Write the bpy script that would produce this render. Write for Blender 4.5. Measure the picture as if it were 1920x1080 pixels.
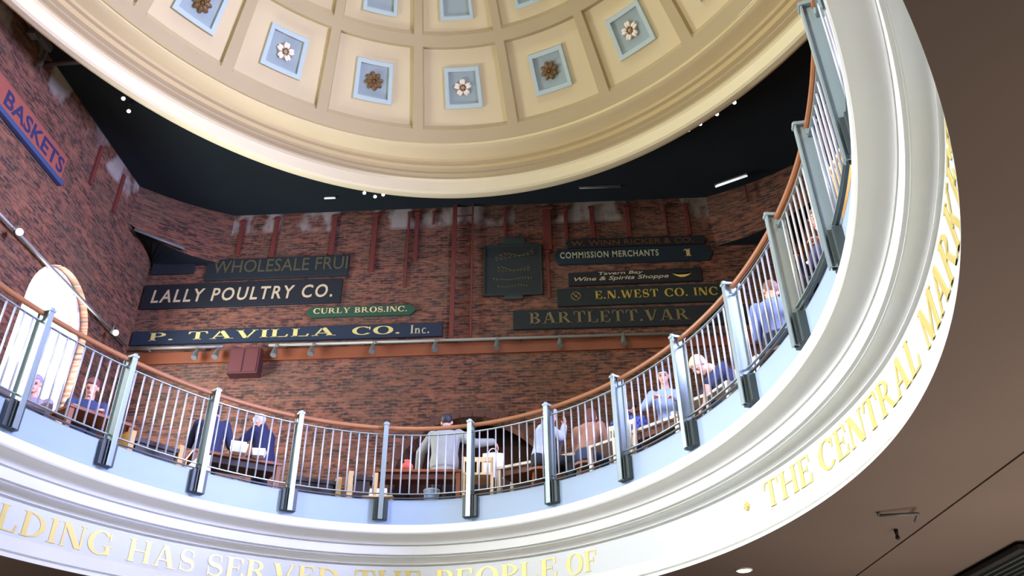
import bpy, bmesh, math, random
from mathutils import Vector, Matrix
random.seed(7)
PI = math.pi
for o in list(bpy.data.objects): bpy.data.objects.remove(o)
scene = bpy.context.scene
COL = scene.collection

# ------------------------------------------------------------------ camera
cam_d = bpy.data.cameras.new('camera'); cam = bpy.data.objects.new('camera', cam_d); COL.objects.link(cam)
def cam_basis(yaw, pit, rol):
    f = Vector((math.sin(yaw)*math.cos(pit), math.cos(yaw)*math.cos(pit), math.sin(pit)))
    r = Vector((math.cos(yaw), -math.sin(yaw), 0)); u = r.cross(f)
    return r*math.cos(rol)+u*math.sin(rol), u*math.cos(rol)-r*math.sin(rol), f
cr, cu, cf = cam_basis(-.0431, .5517, -.0131)
cam.matrix_world = Matrix(((cr.x, cu.x, -cf.x, 0), (cr.y, cu.y, -cf.y, 0), (cr.z, cu.z, -cf.z, 1.6), (0, 0, 0, 1)))
cam_d.sensor_width = 36; cam_d.lens = 1545/1920*36; cam_d.clip_start = .05
scene.camera = cam

# ------------------------------------------------------------------ light
vs = scene.view_settings
vs.view_transform = 'Standard'; vs.look = 'None'; vs.gamma = 1; vs.exposure = 0.0
W = bpy.data.worlds.new('sky'); scene.world = W; W.use_nodes = True
W.node_tree.nodes['Background'].inputs[0].default_value = (.80, .90, 1, 1)
W.node_tree.nodes['Background'].inputs[1].default_value = 3.0
def area(name, loc, aim, sx, sy, power, color=(1, 1, 1), spread=PI):
    l = bpy.data.lights.new(name, 'AREA'); l.shape = 'RECTANGLE'; l.size = sx; l.size_y = sy
    l.energy = power; l.color = color; l.spread = spread
    o = bpy.data.objects.new(name, l); COL.objects.link(o); o.location = loc
    o.rotation_euler = (Vector(aim)-Vector(loc)).to_track_quat('-Z', 'Y').to_euler()
    return o
# daylight through the tall arched windows (lamps stand outside the openings)
DG = math.radians
area('daylight_window', (-9.80, 13.8, 8.2), (0, 13.1, 8.0), 4.2, 5.6, 2600, (.86, .92, 1))
area('daylight_window', (-9.75, 5.3, 8.2), (2.3, 5.6, 4.0), 2.6, 4.8, 400, (1, 1, .98), DG(110))
area('daylight_window', (-9.75, -2.4, 8.2), (2.0, 7.5, 3.8), 2.6, 4.8, 900, (1, 1, .98), DG(80))
area('daylight_window', (6.55, 5.3, 8.2), (-9, 11.5, 9.5), 2.6, 4.8, 1900, (.50, .52, 1), DG(75))  # strong blue added to suggest the purple haze on the left wall
area('daylight_window', (6.55, -2.4, 8.2), (-8, 9, 6.5), 2.6, 4.8, 340, (.72, .80, 1), DG(110))
# skylight at the crown of the dome, and an unseen floor lamp added to light the dome from below
area('dome_skylight', (-1.58, 5.17, 16.0), (-1.58, 5.17, 0), 1.6, 1.9, 420, (.80, .90, 1))
area('dome_fill', (-1.6, 5.2, .25), (-1.6, 5.2, 13), 2.4, 4.4, 108, (1, .96, .80), DG(80))
area('soffit_fill', (4.2, 5.0, .2), (4.2, 5.0, 4), 2.5, 9, 300, (1, .90, .80))  # unseen lamps added to brighten the brown ceiling under the gallery
area('soffit_fill', (-7.0, 3.0, .2), (-7.0, 3.0, 4), 2.5, 9, 200, (1, .90, .80))

# ------------------------------------------------------------------ materials
def lin(c):
    return tuple(((v/255)/12.92 if v/255 <= .04045 else ((v/255+.055)/1.055)**2.4) for v in c)
def mat(name, rgb, rough=.6, metal=0, var=0, vscale=6, emit=None, estr=0, bump=0, spec=.5):
    m = bpy.data.materials.new(name); m.use_nodes = True; nt = m.node_tree; b = nt.nodes['Principled BSDF']
    c = lin(rgb); b.inputs['Base Color'].default_value = (*c, 1); b.inputs['Roughness'].default_value = rough
    b.inputs['Metallic'].default_value = metal; b.inputs['Specular IOR Level'].default_value = spec
    if var or bump:
        tc = nt.nodes.new('ShaderNodeTexCoord'); n = nt.nodes.new('ShaderNodeTexNoise'); n.inputs['Scale'].default_value = vscale
        n.inputs['Detail'].default_value = 6
        nt.links.new(tc.outputs['Object'], n.inputs['Vector'])
        if var:
            mx = nt.nodes.new('ShaderNodeMix'); mx.data_type = 'RGBA'
            mx.inputs[6].default_value = (*[max(0, v*(1-var)) for v in c], 1); mx.inputs[7].default_value = (*[min(1, v*(1+var)) for v in c], 1)
            nt.links.new(n.outputs['Fac'], mx.inputs[0]); nt.links.new(mx.outputs[2], b.inputs['Base Color'])
        if bump:
            bp = nt.nodes.new('ShaderNodeBump'); bp.inputs['Strength'].default_value = bump; bp.inputs['Distance'].default_value = .01
            nt.links.new(n.outputs['Fac'], bp.inputs['Height']); nt.links.new(bp.outputs['Normal'], b.inputs['Normal'])
    if emit: b.inputs['Emission Color'].default_value = (*lin(emit), 1); b.inputs['Emission Strength'].default_value = estr
    return m
def brick_mat(name, ax, plaster=True):
    m = bpy.data.materials.new(name); m.use_nodes = True; nt = m.node_tree; N = nt.nodes; K = nt.links
    b = N['Principled BSDF']; b.inputs['Roughness'].default_value = .92; b.inputs['Specular IOR Level'].default_value = .15
    g = N.new('ShaderNodeNewGeometry'); sx = N.new('ShaderNodeSeparateXYZ'); cb = N.new('ShaderNodeCombineXYZ')
    K.new(g.outputs['Position'], sx.inputs[0]); K.new(sx.outputs[ax], cb.inputs['X']); K.new(sx.outputs['Z'], cb.inputs['Y'])
    bt = N.new('ShaderNodeTexBrick'); bt.inputs['Scale'].default_value = 1; bt.inputs['Brick Width'].default_value = .205
    bt.inputs['Row Height'].default_value = .066; bt.inputs['Mortar Size'].default_value = .010; bt.inputs['Bias'].default_value = -.05
    bt.inputs['Color1'].default_value = (*lin((136, 82, 58)), 1); bt.inputs['Color2'].default_value = (*lin((66, 46, 38)), 1)
    bt.inputs['Mortar'].default_value = (*lin((112, 92, 80)), 1)
    K.new(cb.outputs[0], bt.inputs['Vector'])
    def noise(scale, detail=5, stretch=None):
        n = N.new('ShaderNodeTexNoise'); n.inputs['Scale'].default_value = scale; n.inputs['Detail'].default_value = detail
        if stretch:
            mp = N.new('ShaderNodeMapping'); mp.inputs['Scale'].default_value = stretch; K.new(cb.outputs[0], mp.inputs[0]); K.new(mp.outputs[0], n.inputs['Vector'])
        else: K.new(cb.outputs[0], n.inputs['Vector'])
        return n
    def ramp(src, p0, p1):
        r = N.new('ShaderNodeMapRange'); r.inputs[1].default_value = p0; r.inputs[2].default_value = p1; K.new(src, r.inputs[0]); return r.outputs[0]
    def mix(a, bcol, fac):
        x = N.new('ShaderNodeMix'); x.data_type = 'RGBA'; K.new(a, x.inputs[6]); K.new(fac, x.inputs[0])
        if isinstance(bcol, tuple): x.inputs[7].default_value = (*bcol, 1)
        else: K.new(bcol, x.inputs[7])
        return x.outputs[2]
    def mul(a, s):
        q = N.new('ShaderNodeMath'); q.operation = 'MULTIPLY'; K.new(a, q.inputs[0])
        if isinstance(s, float): q.inputs[1].default_value = s
        else: K.new(s, q.inputs[1])
        return q.outputs[0]
    c = bt.outputs['Color']
    n2 = noise(6, 6, (1, 3, 1)); c = mix(c, lin((52, 42, 40)), mul(ramp(n2.outputs['Fac'], .47, .60), .75))
    n3 = noise(2.2, 8, (1, 3, 1)); c = mix(c, lin((158, 104, 78)), mul(ramp(n3.outputs['Fac'], .48, .68), .5))
    n4 = noise(.7, 5); c = mix(c, lin((88, 80, 64)), mul(ramp(n4.outputs['Fac'], .46, .70), .40))
    if plaster:
        # ragged remains of old plaster in a band under the ceiling
        zb = ramp(sx.outputs['Z'], 12.98, 13.10); n5 = noise(1.3, 8, (1, .5, 1))
        c = mix(c, lin((166, 160, 148)), mul(zb, mul(ramp(n5.outputs['Fac'], .47, .56), .8)))
    K.new(c, b.inputs['Base Color'])
    bp = N.new('ShaderNodeBump'); bp.inputs['Strength'].default_value = .6; bp.inputs['Distance'].default_value = .012
    K.new(bt.outputs['Fac'], bp.inputs['Height']); bp.invert = True; K.new(bp.outputs['Normal'], b.inputs['Normal'])
    return m
M = {}
M['white'] = mat('white_plaster', (236, 238, 234), .55, var=.03, vscale=3)
M['frieze'] = mat('frieze_paint', (222, 228, 230), .5, var=.02, vscale=3)
M['gilt'] = mat('gilt', (236, 216, 132), .42, metal=.3)
M['fascia'] = mat('pale_blue_panel', (160, 182, 208), .5, var=.03, vscale=4)
M['steel'] = mat('grey_steel', (150, 166, 168), .38, metal=.35)
M['bar'] = mat('bar_steel', (192, 196, 208), .35, metal=.4)
M['bracket'] = mat('dark_steel', (70, 78, 78), .5, metal=.3)
M['railwood'] = mat('rail_wood', (150, 98, 62), .4, var=.15, vscale=9)
M['black'] = mat('black_ceiling', (30, 38, 42), .9, var=.12, vscale=1.5, spec=.2)
M['soffit'] = mat('brown_soffit', (104, 90, 82), .85, var=.16, vscale=.6, spec=.2)
M['dome'] = mat('dome_cream', (214, 196, 150), .8, var=.05, vscale=1.2, spec=.2)
M['rib'] = mat('dome_tan', (184, 166, 124), .8, var=.05, vscale=1.5, spec=.2)
M['dgold'] = mat('dome_gold', (202, 180, 126), .75, var=.05, vscale=2, spec=.2)
M['dpale'] = mat('dome_pale', (224, 212, 170), .75, var=.03, vscale=2, spec=.2)
M['cblue'] = mat('coffer_blue', (182, 198, 190), .75)
M['cdeep'] = mat('coffer_deep', (156, 170, 164), .8)
M['petal'] = mat('petal_white', (238, 228, 206), .6)
M['pbrown'] = mat('petal_brown', (112, 84, 44), .5, metal=.3, var=.2, vscale=30)
M['pgold'] = mat('petal_gold', (176, 138, 92), .5)
M['bback'] = brick_mat('brick_back', 'X'); M['bside'] = brick_mat('brick_side', 'Y'); M['bcorner'] = brick_mat('brick_corner', 'X', False)
M['dark'] = mat('dark_void', (26, 24, 26), .9)
M['wood'] = mat('brown_wood', (140, 84, 48), .5, var=.2, vscale=8)
M['woodlight'] = mat('light_wood', (226, 196, 142), .5, var=.08, vscale=12)
M['woodpale'] = mat('pale_wood', (240, 228, 212), .5, var=.05, vscale=12)
M['woodband'] = mat('orange_brown_board', (126, 66, 32), .6, var=.18, vscale=3)
M['dunder'] = mat('dark_stained_wood', (52, 42, 40), .6, var=.15, vscale=6)
M['mauve'] = mat('mauve_padding', (112, 92, 96), .8)
M['rust'] = mat('rusty_iron', (104, 44, 34), .75, var=.25, vscale=10)
M['redbox'] = mat('dark_red_box', (76, 34, 32), .7, var=.15, vscale=6)
M['track'] = mat('track_grey', (150, 150, 140), .5, metal=.3)
M['lampm'] = mat('lamp_housing', (120, 122, 112), .45, metal=.4)
M['lens'] = mat('lamp_glow', (255, 250, 240), .4, emit=(255, 248, 235), estr=6)
M['lensoff'] = mat('lamp_glass', (120, 124, 120), .3)
M['tube'] = mat('tube_glow', (255, 255, 255), .4, emit=(235, 240, 245), estr=.8)
M['down'] = mat('downlight_glow', (255, 240, 220), .4, emit=(255, 238, 214), estr=5)
M['paper'] = mat('white_paper', (244, 242, 240), .7)
M['iron'] = mat('grey_iron', (96, 98, 96), .6, metal=.3)
M['stone'] = mat('hall_floor_stone', (96, 90, 84), .6, var=.08, vscale=2)
M['gfloor'] = mat('gallery_floor_boards', (110, 76, 50), .6, var=.15, vscale=4)
M['plain'] = mat('hall_wall_paint', (150, 140, 130), .8)
def glass(name):
    m = bpy.data.materials.new(name); m.use_nodes = True; nt = m.node_tree; nt.nodes.clear()
    o = nt.nodes.new('ShaderNodeOutputMaterial'); t = nt.nodes.new('ShaderNodeBsdfTransparent'); g = nt.nodes.new('ShaderNodeBsdfGlossy'); x = nt.nodes.new('ShaderNodeMixShader')
    g.inputs['Roughness'].default_value = .03; x.inputs[0].default_value = .06
    nt.links.new(t.outputs[0], x.inputs[1]); nt.links.new(g.outputs[0], x.inputs[2]); nt.links.new(x.outputs[0], o.inputs[0]); return m
M['glass'] = glass('window_glass')

# ------------------------------------------------------------------ helpers
def link(name, me, m=None, parent=None, smooth=False):
    o = bpy.data.objects.new(name, me); COL.objects.link(o)
    if m is not None:
        for q in (m if isinstance(m, (list, tuple)) else [m]): me.materials.append(q)
    if parent: o.parent = parent
    if smooth:
        for p in me.polygons: p.use_smooth = True
    return o
def from_bm(name, bm, m=None, parent=None, smooth=False):
    bmesh.ops.recalc_face_normals(bm, faces=bm.faces)
    me = bpy.data.meshes.new(name); bm.to_mesh(me); bm.free(); return link(name, me, m, parent, smooth)
def from_data(name, vs_, fs, m=None, parent=None, smooth=False, recalc=True):
    me = bpy.data.meshes.new(name); me.from_pydata([tuple(v) for v in vs_], [], fs)
    if recalc:
        bm = bmesh.new(); bm.from_mesh(me); bmesh.ops.remove_doubles(bm, verts=bm.verts, dist=1e-6); bmesh.ops.recalc_face_normals(bm, faces=bm.faces); bm.to_mesh(me); bm.free()
    return link(name, me, m, parent, smooth)
def tag(o, label=None, cat=None, group=None, kind=None):
    if label: o['label'] = label
    if cat: o['category'] = cat
    if group: o['group'] = group
    if kind: o['kind'] = kind
    return o
def empty(name, loc=(0, 0, 0), rz=0, label=None, cat=None, group=None):
    o = bpy.data.objects.new(name, None); COL.objects.link(o); o.location = loc; o.rotation_euler = (0, 0, rz); o.empty_display_size = .1
    return tag(o, label, cat, group)
def struct(o): o['kind'] = 'structure'; return o
def box(bm, c, s, rz=0, bev=0, rx=0, ry=0):
    r = bmesh.ops.create_cube(bm, size=1); v = r['verts']
    mtx = Matrix.Translation(c) @ Matrix.Rotation(rz, 4, 'Z') @ Matrix.Rotation(ry, 4, 'Y') @ Matrix.Rotation(rx, 4, 'X') @ Matrix.Diagonal((*s, 1))
    bmesh.ops.transform(bm, matrix=mtx, verts=v)
    if bev:
        es = list({e for q in v for e in q.link_edges}); bmesh.ops.bevel(bm, geom=es, offset=bev, segments=2, affect='EDGES', profile=.7)
def rod(bm, p, q, r0, r1=None, n=10, cap=True):
    p, q = Vector(p), Vector(q); d = q-p; r1 = r0 if r1 is None else r1
    rr = bmesh.ops.create_cone(bm, cap_ends=cap, segments=n, radius1=r0, radius2=r1, depth=d.length)
    bmesh.ops.transform(bm, matrix=Matrix.Translation((p+q)/2) @ d.to_track_quat('Z', 'Y').to_matrix().to_4x4(), verts=rr['verts'])
def ball(bm, c, r, u=16, v=10, rot=None):
    s = r if isinstance(r, (tuple, list)) else (r, r, r)
    rr = bmesh.ops.create_uvsphere(bm, u_segments=u, v_segments=v, radius=1)
    mtx = Matrix.Translation(c) @ (rot.to_4x4() if rot else Matrix()) @ Matrix.Diagonal((*s, 1))
    bmesh.ops.transform(bm, matrix=mtx, verts=rr['verts'])
def loft(bm, rings, n=16, cap=True):
    """rings = [(centre, axis_x, axis_y, rx, ry)]"""
    L = []
    for c, ax, ay, rx, ry in rings:
        L.append([bm.verts.new(Vector(c)+ax*(rx*math.cos(2*PI*i/n))+ay*(ry*math.sin(2*PI*i/n))) for i in range(n)])
    for a, b in zip(L, L[1:]):
        for i in range(n): bm.faces.new((a[i], a[(i+1) % n], b[(i+1) % n], b[i]))
    if cap: bm.faces.new(L[0][::-1]); bm.faces.new(L[-1])
def boxobj(name, c, s, m, parent=None, bev=0, rz=0):
    bm = bmesh.new(); box(bm, c, s, rz, bev); return from_bm(name, bm, m, parent)

# ------------------------------------------------------------------ room numbers (metres)
YB, YF, XL, XR = 15.7, -5.0, -9.15, 5.95       # walls
ZC, ZG, ZF = 13.60, 3.57, 4.87                  # upper ceiling, ceiling under the gallery, gallery floor
CX, CY, RA, RB, RN, EGG = -1.628, 5.332, 3.6486, 5.1174, 1.9213, .00683   # oval opening
def oval(phi, d):
    bb = RB+d; V = bb*math.copysign(abs(math.cos(phi))**(2/RN), math.cos(phi))
    U = (RA+d)*(1+EGG*V)*math.copysign(abs(math.sin(phi))**(2/RN), math.sin(phi)); return Vector((CX+U, CY+V, 0))
class Ring:                                     # the oval by arc length, s = 0 at its far end, growing to the right
    def __init__(self, d, n=4000):
        self.n = n; self.p = [oval(-PI+2*PI*i/n, d) for i in range(n+1)]; self.s = [0]
        for i in range(n): self.s.append(self.s[-1]+(self.p[i+1]-self.p[i]).length)
        s0 = self.s[n//2]; self.s = [x-s0 for x in self.s]; self.L = self.s[-1]-self.s[0]
    def at(self, s):
        while s < self.s[0]: s += self.L
        while s > self.s[-1]: s -= self.L
        lo, hi = 0, self.n
        while hi-lo > 1:
            mid = (lo+hi)//2
            if self.s[mid] <= s: lo = mid
            else: hi = mid
        t = (s-self.s[lo])/max(1e-9, self.s[hi]-self.s[lo]); p = self.p[lo].lerp(self.p[hi], t)
        a = self.p[max(0, lo-8)]; b = self.p[min(self.n, hi+8)]; tan = (b-a).normalized()
        return p, tan, Vector((-tan.y, tan.x, 0))          # point, tangent (to the right), normal (outwards)
R0 = Ring(0)
def sweep_ring(name, prof, m, parent=None, n=360, closed=True, smooth=True, mids=None):
    """profile = [(offset outward, z)], swept round the whole oval"""
    vv, ff, k = [], [], len(prof)
    for i in range(n):
        ph = -PI+2*PI*i/n
        for d, z in prof:
            p = oval(ph, d); vv.append((p.x, p.y, z))
    mi = []
    for i in range(n):
        j = (i+1) % n
        for q in range(k if closed else k-1):
            q2 = (q+1) % k; ff.append((i*k+q, i*k+q2, j*k+q2, j*k+q)); mi.append(mids[q] if mids else 0)
    me = bpy.data.meshes.new(name); me.from_pydata(vv, [], ff)
    me.polygons.foreach_set('material_index', mi)
    o = link(name, me, m, parent)
    if smooth: shade_angle(o, 35)
    return o
def shade_angle(o, deg):
    me = o.data; bm = bmesh.new(); bm.from_mesh(me); bmesh.ops.recalc_face_normals(bm, faces=bm.faces)
    for f in bm.faces: f.smooth = True
    lim = math.radians(deg)
    for e in bm.edges:
        if len(e.link_faces) == 2 and e.calc_face_angle(0) > lim: e.smooth = False
    bm.to_mesh(me); bm.free()
def ring_piece(name, s0, s1, d0, d1, z0, z1, m, parent=None, n=8):
    vv, ff = [], []
    for i in range(n+1):
        p, t, nn = R0.at(s0+(s1-s0)*i/n)
        for d, z in ((d0, z0), (d1, z0), (d1, z1), (d0, z1)): q = p+nn*d; vv.append((q.x, q.y, z))
    for i in range(n):
        for q in range(4): ff.append((i*4+q, i*4+(q+1) % 4, (i+1)*4+(q+1) % 4, (i+1)*4+q))
    ff += [(0, 1, 2, 3), (n*4, n*4+1, n*4+2, n*4+3)]
    return from_data(name, vv, ff, m, parent)
def slab_with_hole(name, hole, z0, z1, m, x0=XL-.3, x1=XR+.3, y0=YF-.3, y1=YB+.3):
    """flat slab with an oval hole: hole(phi) -> Vector"""
    c = sum((hole(2*PI*i/16) for i in range(16)), Vector())/16
    n = 360; angs = [2*PI*i/n for i in range(n)]
    cors = [math.atan2(y-c.y, x-c.x) for x in (x0, x1) for y in (y0, y1)]
    hp = [hole(a) for a in angs]; outs = []
    pol = [math.atan2(p.y-c.y, p.x-c.x) for p in hp]
    for i, a in enumerate(pol):
        for q in cors:
            if abs((q-a+PI) % (2*PI)-PI) < PI/n*1.2: a = q
        dx, dy = math.cos(a), math.sin(a); t = 1e9
        if dx > 1e-9: t = min(t, (x1-c.x)/dx)
        if dx < -1e-9: t = min(t, (x0-c.x)/dx)
        if dy > 1e-9: t = min(t, (y1-c.y)/dy)
        if dy < -1e-9: t = min(t, (y0-c.y)/dy)
        outs.append(Vector((c.x+dx*t, c.y+dy*t, 0)))
    vv, ff = [], []
    for i in range(n):
        for p, z in ((hp[i], z0), (outs[i], z0), (outs[i], z1), (hp[i], z1)): vv.append((p.x, p.y, z))
    for i in range(n):
        j = (i+1) % n
        for q in range(4): ff.append((i*4+q, i*4+(q+1) % 4, j*4+(q+1) % 4, j*4+q))
    return from_data(name, vv, ff, m)

# ------------------------------------------------------------------ setting: walls, floors, ceilings
def wall_panel(name, origin, ux, length, height, thick, holes, m):
    """upright wall: origin + u*ux + z; holes = [(u_centre, width, z_sill, z_spring, arched)]; built as prisms round each hole"""
    bm = bmesh.new(); ux = Vector(ux); nrm = Vector((0, 0, 1)).cross(ux)
    outer = [(0, 0), (length, 0), (length, height), (0, height)]
    def loop(pts): 
        vs_ = [bm.verts.new(origin+ux*u+Vector((0, 0, z))) for u, z in pts]
        return [bm.edges.new((vs_[i], vs_[(i+1) % len(vs_)])) for i in range(len(vs_))]
    es = loop(outer)
    for uc, w, zs, zp, arch in holes:
        pts = [(uc-w/2, zs), (uc+w/2, zs), (uc+w/2, zp)]
        if arch: pts += [(uc+w/2*math.cos(PI*i/24), zp+w/2*math.sin(PI*i/24)) for i in range(1, 24)]
        pts += [(uc-w/2, zp)]; es += loop(pts)
    bmesh.ops.triangle_fill(bm, edges=es, use_beauty=True)
    fs = list(bm.faces); r = bmesh.ops.extrude_face_region(bm, geom=fs)
    bmesh.ops.translate(bm, vec=nrm*thick, verts=[v for v in r['geom'] if isinstance(v, bmesh.types.BMVert)])
    return struct(from_bm(name, bm, m))
WIN_Y = (13.1, 5.3, -2.4)
wall_panel('wall_back', Vector((XL-.4, YB, 0)), (1, 0, 0), XR-XL+.8, ZC+.3, -.4 if False else .4, [(-1.52-(XL-.4), 3.3, ZF, 6.55, True)], M['bback'])
wall_panel('wall_left', Vector((XL, YF, 0)), (0, 1, 0), YB-YF, ZC+.3, .4, [(y-YF, 2.1, 6.0, 9.32, True) for y in WIN_Y], M['bside'])
wall_panel('wall_right', Vector((XR, YB, 0)), (0, -1, 0), YB-YF, ZC+.3, .4, [(YB-y, 2.1, 6.0, 9.32, True) for y in WIN_Y[1:]], M['bside'])
wall_panel('wall_front', Vector((XR+.4, YF, 0)), (-1, 0, 0), XR-XL+.8, ZC+.3, .4, [], M['bcorner'])
struct(boxobj('floor', (CX, CY, -.1), (16, 21.6, .2), M['stone']))
struct(slab_with_hole('ceiling', lambda a: oval(a, .40), ZG, ZG+.25, M['soffit'], XL+.002, XR-.002, YF+.002, YB-.002))
struct(slab_with_hole('floor_gallery', lambda a: oval(a, .16), ZF-.3, ZF, M['gfloor'], XL+.002, XR-.002, YF+.002, YB-.002))
DCX, DCY, DA, DB = -1.579, 5.172, 7.45, 8.887
def dring(phi, s): return Vector((DCX+DA*s*math.sin(phi), DCY+DB*s*math.cos(phi), 0))
struct(slab_with_hole('ceiling_upper', lambda a: dring(a, .995), ZC, ZC+.3, M['black'], XL-.38, XR+.38, YF-.38, YB+.38))
# corner walls that cut off the upper corners of the room
def corner_wall(name, A, B, za, zb):
    n = 12; vv, ff = [], []
    A, B = Vector(A), Vector(B); cor = Vector((A.x, B.y, 0))
    for i in range(n+1):
        t = i/n; p = A.lerp(B, t); bow = math.sin(PI*t)*.10; p = p+(Vector((CX, CY, 0))-p).normalized()*(-bow)
        zz = za+(zb-za)*t-.10*math.sin(PI*t)
        vv += [(p.x, p.y, zz), (p.x, p.y, ZC+.1), (cor.x+(p.x-cor.x)*.02, cor.y+(p.y-cor.y)*.02, zz), (cor.x+(p.x-cor.x)*.02, cor.y+(p.y-cor.y)*.02, ZC+.1)]
    for i in range(n):
        a, b = i*4, i*4+4
        ff += [(a, b, b+1, a+1), (a, a+2, b+2, b), (a+1, b+1, b+3, a+3), (a+2, a+3, b+3, b+2)]
    ff += [(0, 1, 3, 2), (n*4, n*4+2, n*4+3, n*4+1)]
    o = from_data(name, vv, ff, [M['bcorner'], M['black']], recalc=False)
    for i in range(n): o.data.polygons[i*4+1].material_index = 1  # underside faces blackened: shade below the corner put into the colour
    return struct(o)
corner_wall('wall_corner_left', (XL, 14.45, 0), (-7.35, YB, 0), 12.55, 12.2)
corner_wall('wall_corner_right', (XR, 14.45, 0), (3.95, YB, 0), 12.5, 12.2)
# doorway niche behind the arch in the back wall
bm = bmesh.new(); box(bm, (-1.52, YB+1.2, 6.6), (3.9, .1, 3.8)); box(bm, (-3.45, YB+.8, 6.6), (.1, .8, 3.8)); box(bm, (.41, YB+.8, 6.6), (.1, .8, 3.8)); box(bm, (-1.52, YB+.8, 8.5), (3.9, .9, .1))
dr = struct(from_bm('door_1', bm, mat('doorway_wood', (58, 38, 30), .7, var=.2, vscale=3)))
bm = bmesh.new()
N = 20
for i in range(N):
    a0, a1 = PI*i/N, PI*(i+1)/N; am = (a0+a1)/2
    box(bm, (-1.52+1.72*math.cos(am), YB-.02, 6.55+1.72*math.sin(am)), (.16, .08, 1.72*PI/N*1.02), ry=-am)
struct(from_bm('trim_1', bm, mat('arch_brick', (92, 60, 48), .9, var=.3, vscale=14)))
bm = bmesh.new()
for xx in (-2.25, -.79): box(bm, (xx, YB+1.1, 6.4), (1.36, .08, 3.1), bev=.02)
from_bm('door_leaf', bm, mat('door_red_brown', (80, 46, 34), .6, var=.2, vscale=4), dr)
# windows
def window(i, x, y, out):
    fr = bmesh.new(); w, zs, zp = 2.1, 6.0, 9.32; xx = x+out*.22
    for sy in (-1, 1): box(fr, (xx, y+sy*(w/2-.04), (zs+zp)/2), (.10, .08, zp-zs))
    box(fr, (xx, y, zs+.04), (.10, w, .08)); box(fr, (xx, y, zp), (.06, w, .06)); box(fr, (xx, y, (zs+zp)/2), (.06, .05, zp-zs))
    for k in range(18):
        a0 = PI*(k+.5)/18; box(fr, (xx, y+(w/2-.04)*math.cos(a0), zp+(w/2-.04)*math.sin(a0)), (.10, .08, w/2*PI/18*1.05), rx=a0)
    o = struct(from_bm('window_%d' % i, fr, M['white']))
    pts = [(xx+out*.02, y-w/2, zs), (xx+out*.02, y+w/2, zs)]+[(xx+out*.02, y+w/2*math.cos(PI*k/24), zp+w/2*math.sin(PI*k/24)) for k in range(25)]
    from_data('pane', pts, [tuple(range(len(pts)))], M['glass'], o)
window(1, XL, WIN_Y[0], -1); window(2, XL, WIN_Y[1], -1); window(3, XL, WIN_Y[2], -1); window(4, XR, WIN_Y[1], 1); window(5, XR, WIN_Y[2], 1)

# ------------------------------------------------------------------ dome
ZT, RS = 16.33, 10.6
def dz(s): r = 8.168*s; return ZT-(RS-math.sqrt(RS*RS-r*r))
RIBS = [-55.93, -41.72, -25.33, -7.99, 9.74, 27.25, 43.39]; RIBS = [math.radians(x) for x in RIBS]
RIBS += [RIBS[6]+(2*PI-RIBS[6]+RIBS[0])*k/16 for k in range(1, 16)]
def dpt(phi, s, h=0):                            # point on the dome shell, h metres towards the room
    p = dring(phi, s); p.z = dz(s)
    nx, ny = math.sin(phi)/DA, math.cos(phi)/DB; l = math.hypot(nx, ny); sl = 8.168*s/RS
    return p+Vector((-nx/l*sl, -ny/l*sl, -math.sqrt(1-sl*sl)))*h
def dome():
    hw, dp, bv = .016, .10, .004                # rib half width (radians), depth, bevel
    ph = []
    for k in range(22):
        a = RIBS[k]; b = RIBS[(k+1) % 22]; b += 2*PI if b < a else 0
        ph += [(a-hw, 1, 1), (a+hw, 1, 0), (a+hw+bv, 0, 0)]
        ph += [(a+hw+bv+(b-a-2*hw-2*bv)*t/6, 0, 0) for t in range(1, 6)]+[(b-hw-bv, 0, 0)]
    ss = []
    for lo, hi in ((.870, .900), (.698, .722), (.533, .553), (.385, .40), (.25, .262)):
        ss += [(hi, 1), (lo, 1), (lo-.006, 0)]
        ss += [(lo-.006-(.142-.02)*t/4, 0) for t in (1, 2, 3)]
        ss += [(lo-.142, 0)]
    ss = [(.900, 1), (.876, 1), (.870, 0)]
    for nlo, nhi in ((.700, .722), (.535, .556), (.385, .404), (.25, .266)):
        prev = ss[-1][0]
        ss += [(prev+(nhi+.006-prev)*t/4, 0) for t in (1, 2, 3, 4)]+[(nhi, 1), (nlo, 1), (nlo-.006, 0)]
    ss += [(.14, 0), (.12, 1)]
    vv, ff, mi = [], [], []
    for s, rs in ss:
        for a, rp, _ in ph: vv.append(dpt(a, s, dp if (rs or rp) else 0))
    n = len(ph)
    for i in range(len(ss)-1):
        for j in range(n):
            k = (j+1) % n; ff.append((i*n+j, i*n+k, (i+1)*n+k, (i+1)*n+j))
            r1 = (ss[i][1] and ss[i+1][1]) or (ph[j][1] and ph[k][1]); r2 = (ss[i][1] != ss[i+1][1]) or (ph[j][1] != ph[k][1])
            mi.append(1 if (r1 or r2) else 0)
    me = bpy.data.meshes.new('ceiling_dome'); me.from_pydata([tuple(v) for v in vv], [], ff); me.polygons.foreach_set('material_index', mi)
    o = link('ceiling_dome', me, [M['dome'], M['rib']]); shade_angle(o, 20); return struct(o)
dome_o = dome()
def dome_sweep(name, prof, m, mids):
    n = 300; vv, ff, mi = [], [], []; k = len(prof)
    for i in range(n):
        for s, z in prof: p = dring(2*PI*i/n, s); vv.append((p.x, p.y, z))
    for i in range(n):
        j = (i+1) % n
        for q in range(k-1): ff.append((i*k+q, i*k+q+1, j*k+q+1, j*k+q)); mi.append(mids[q])
    me = bpy.data.meshes.new(name); me.from_pydata(vv, [], ff); me.polygons.foreach_set('material_index', mi)
    o = link(name, me, m); shade_angle(o, 25); return struct(o)
zr = dz(.9)-.07
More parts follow.
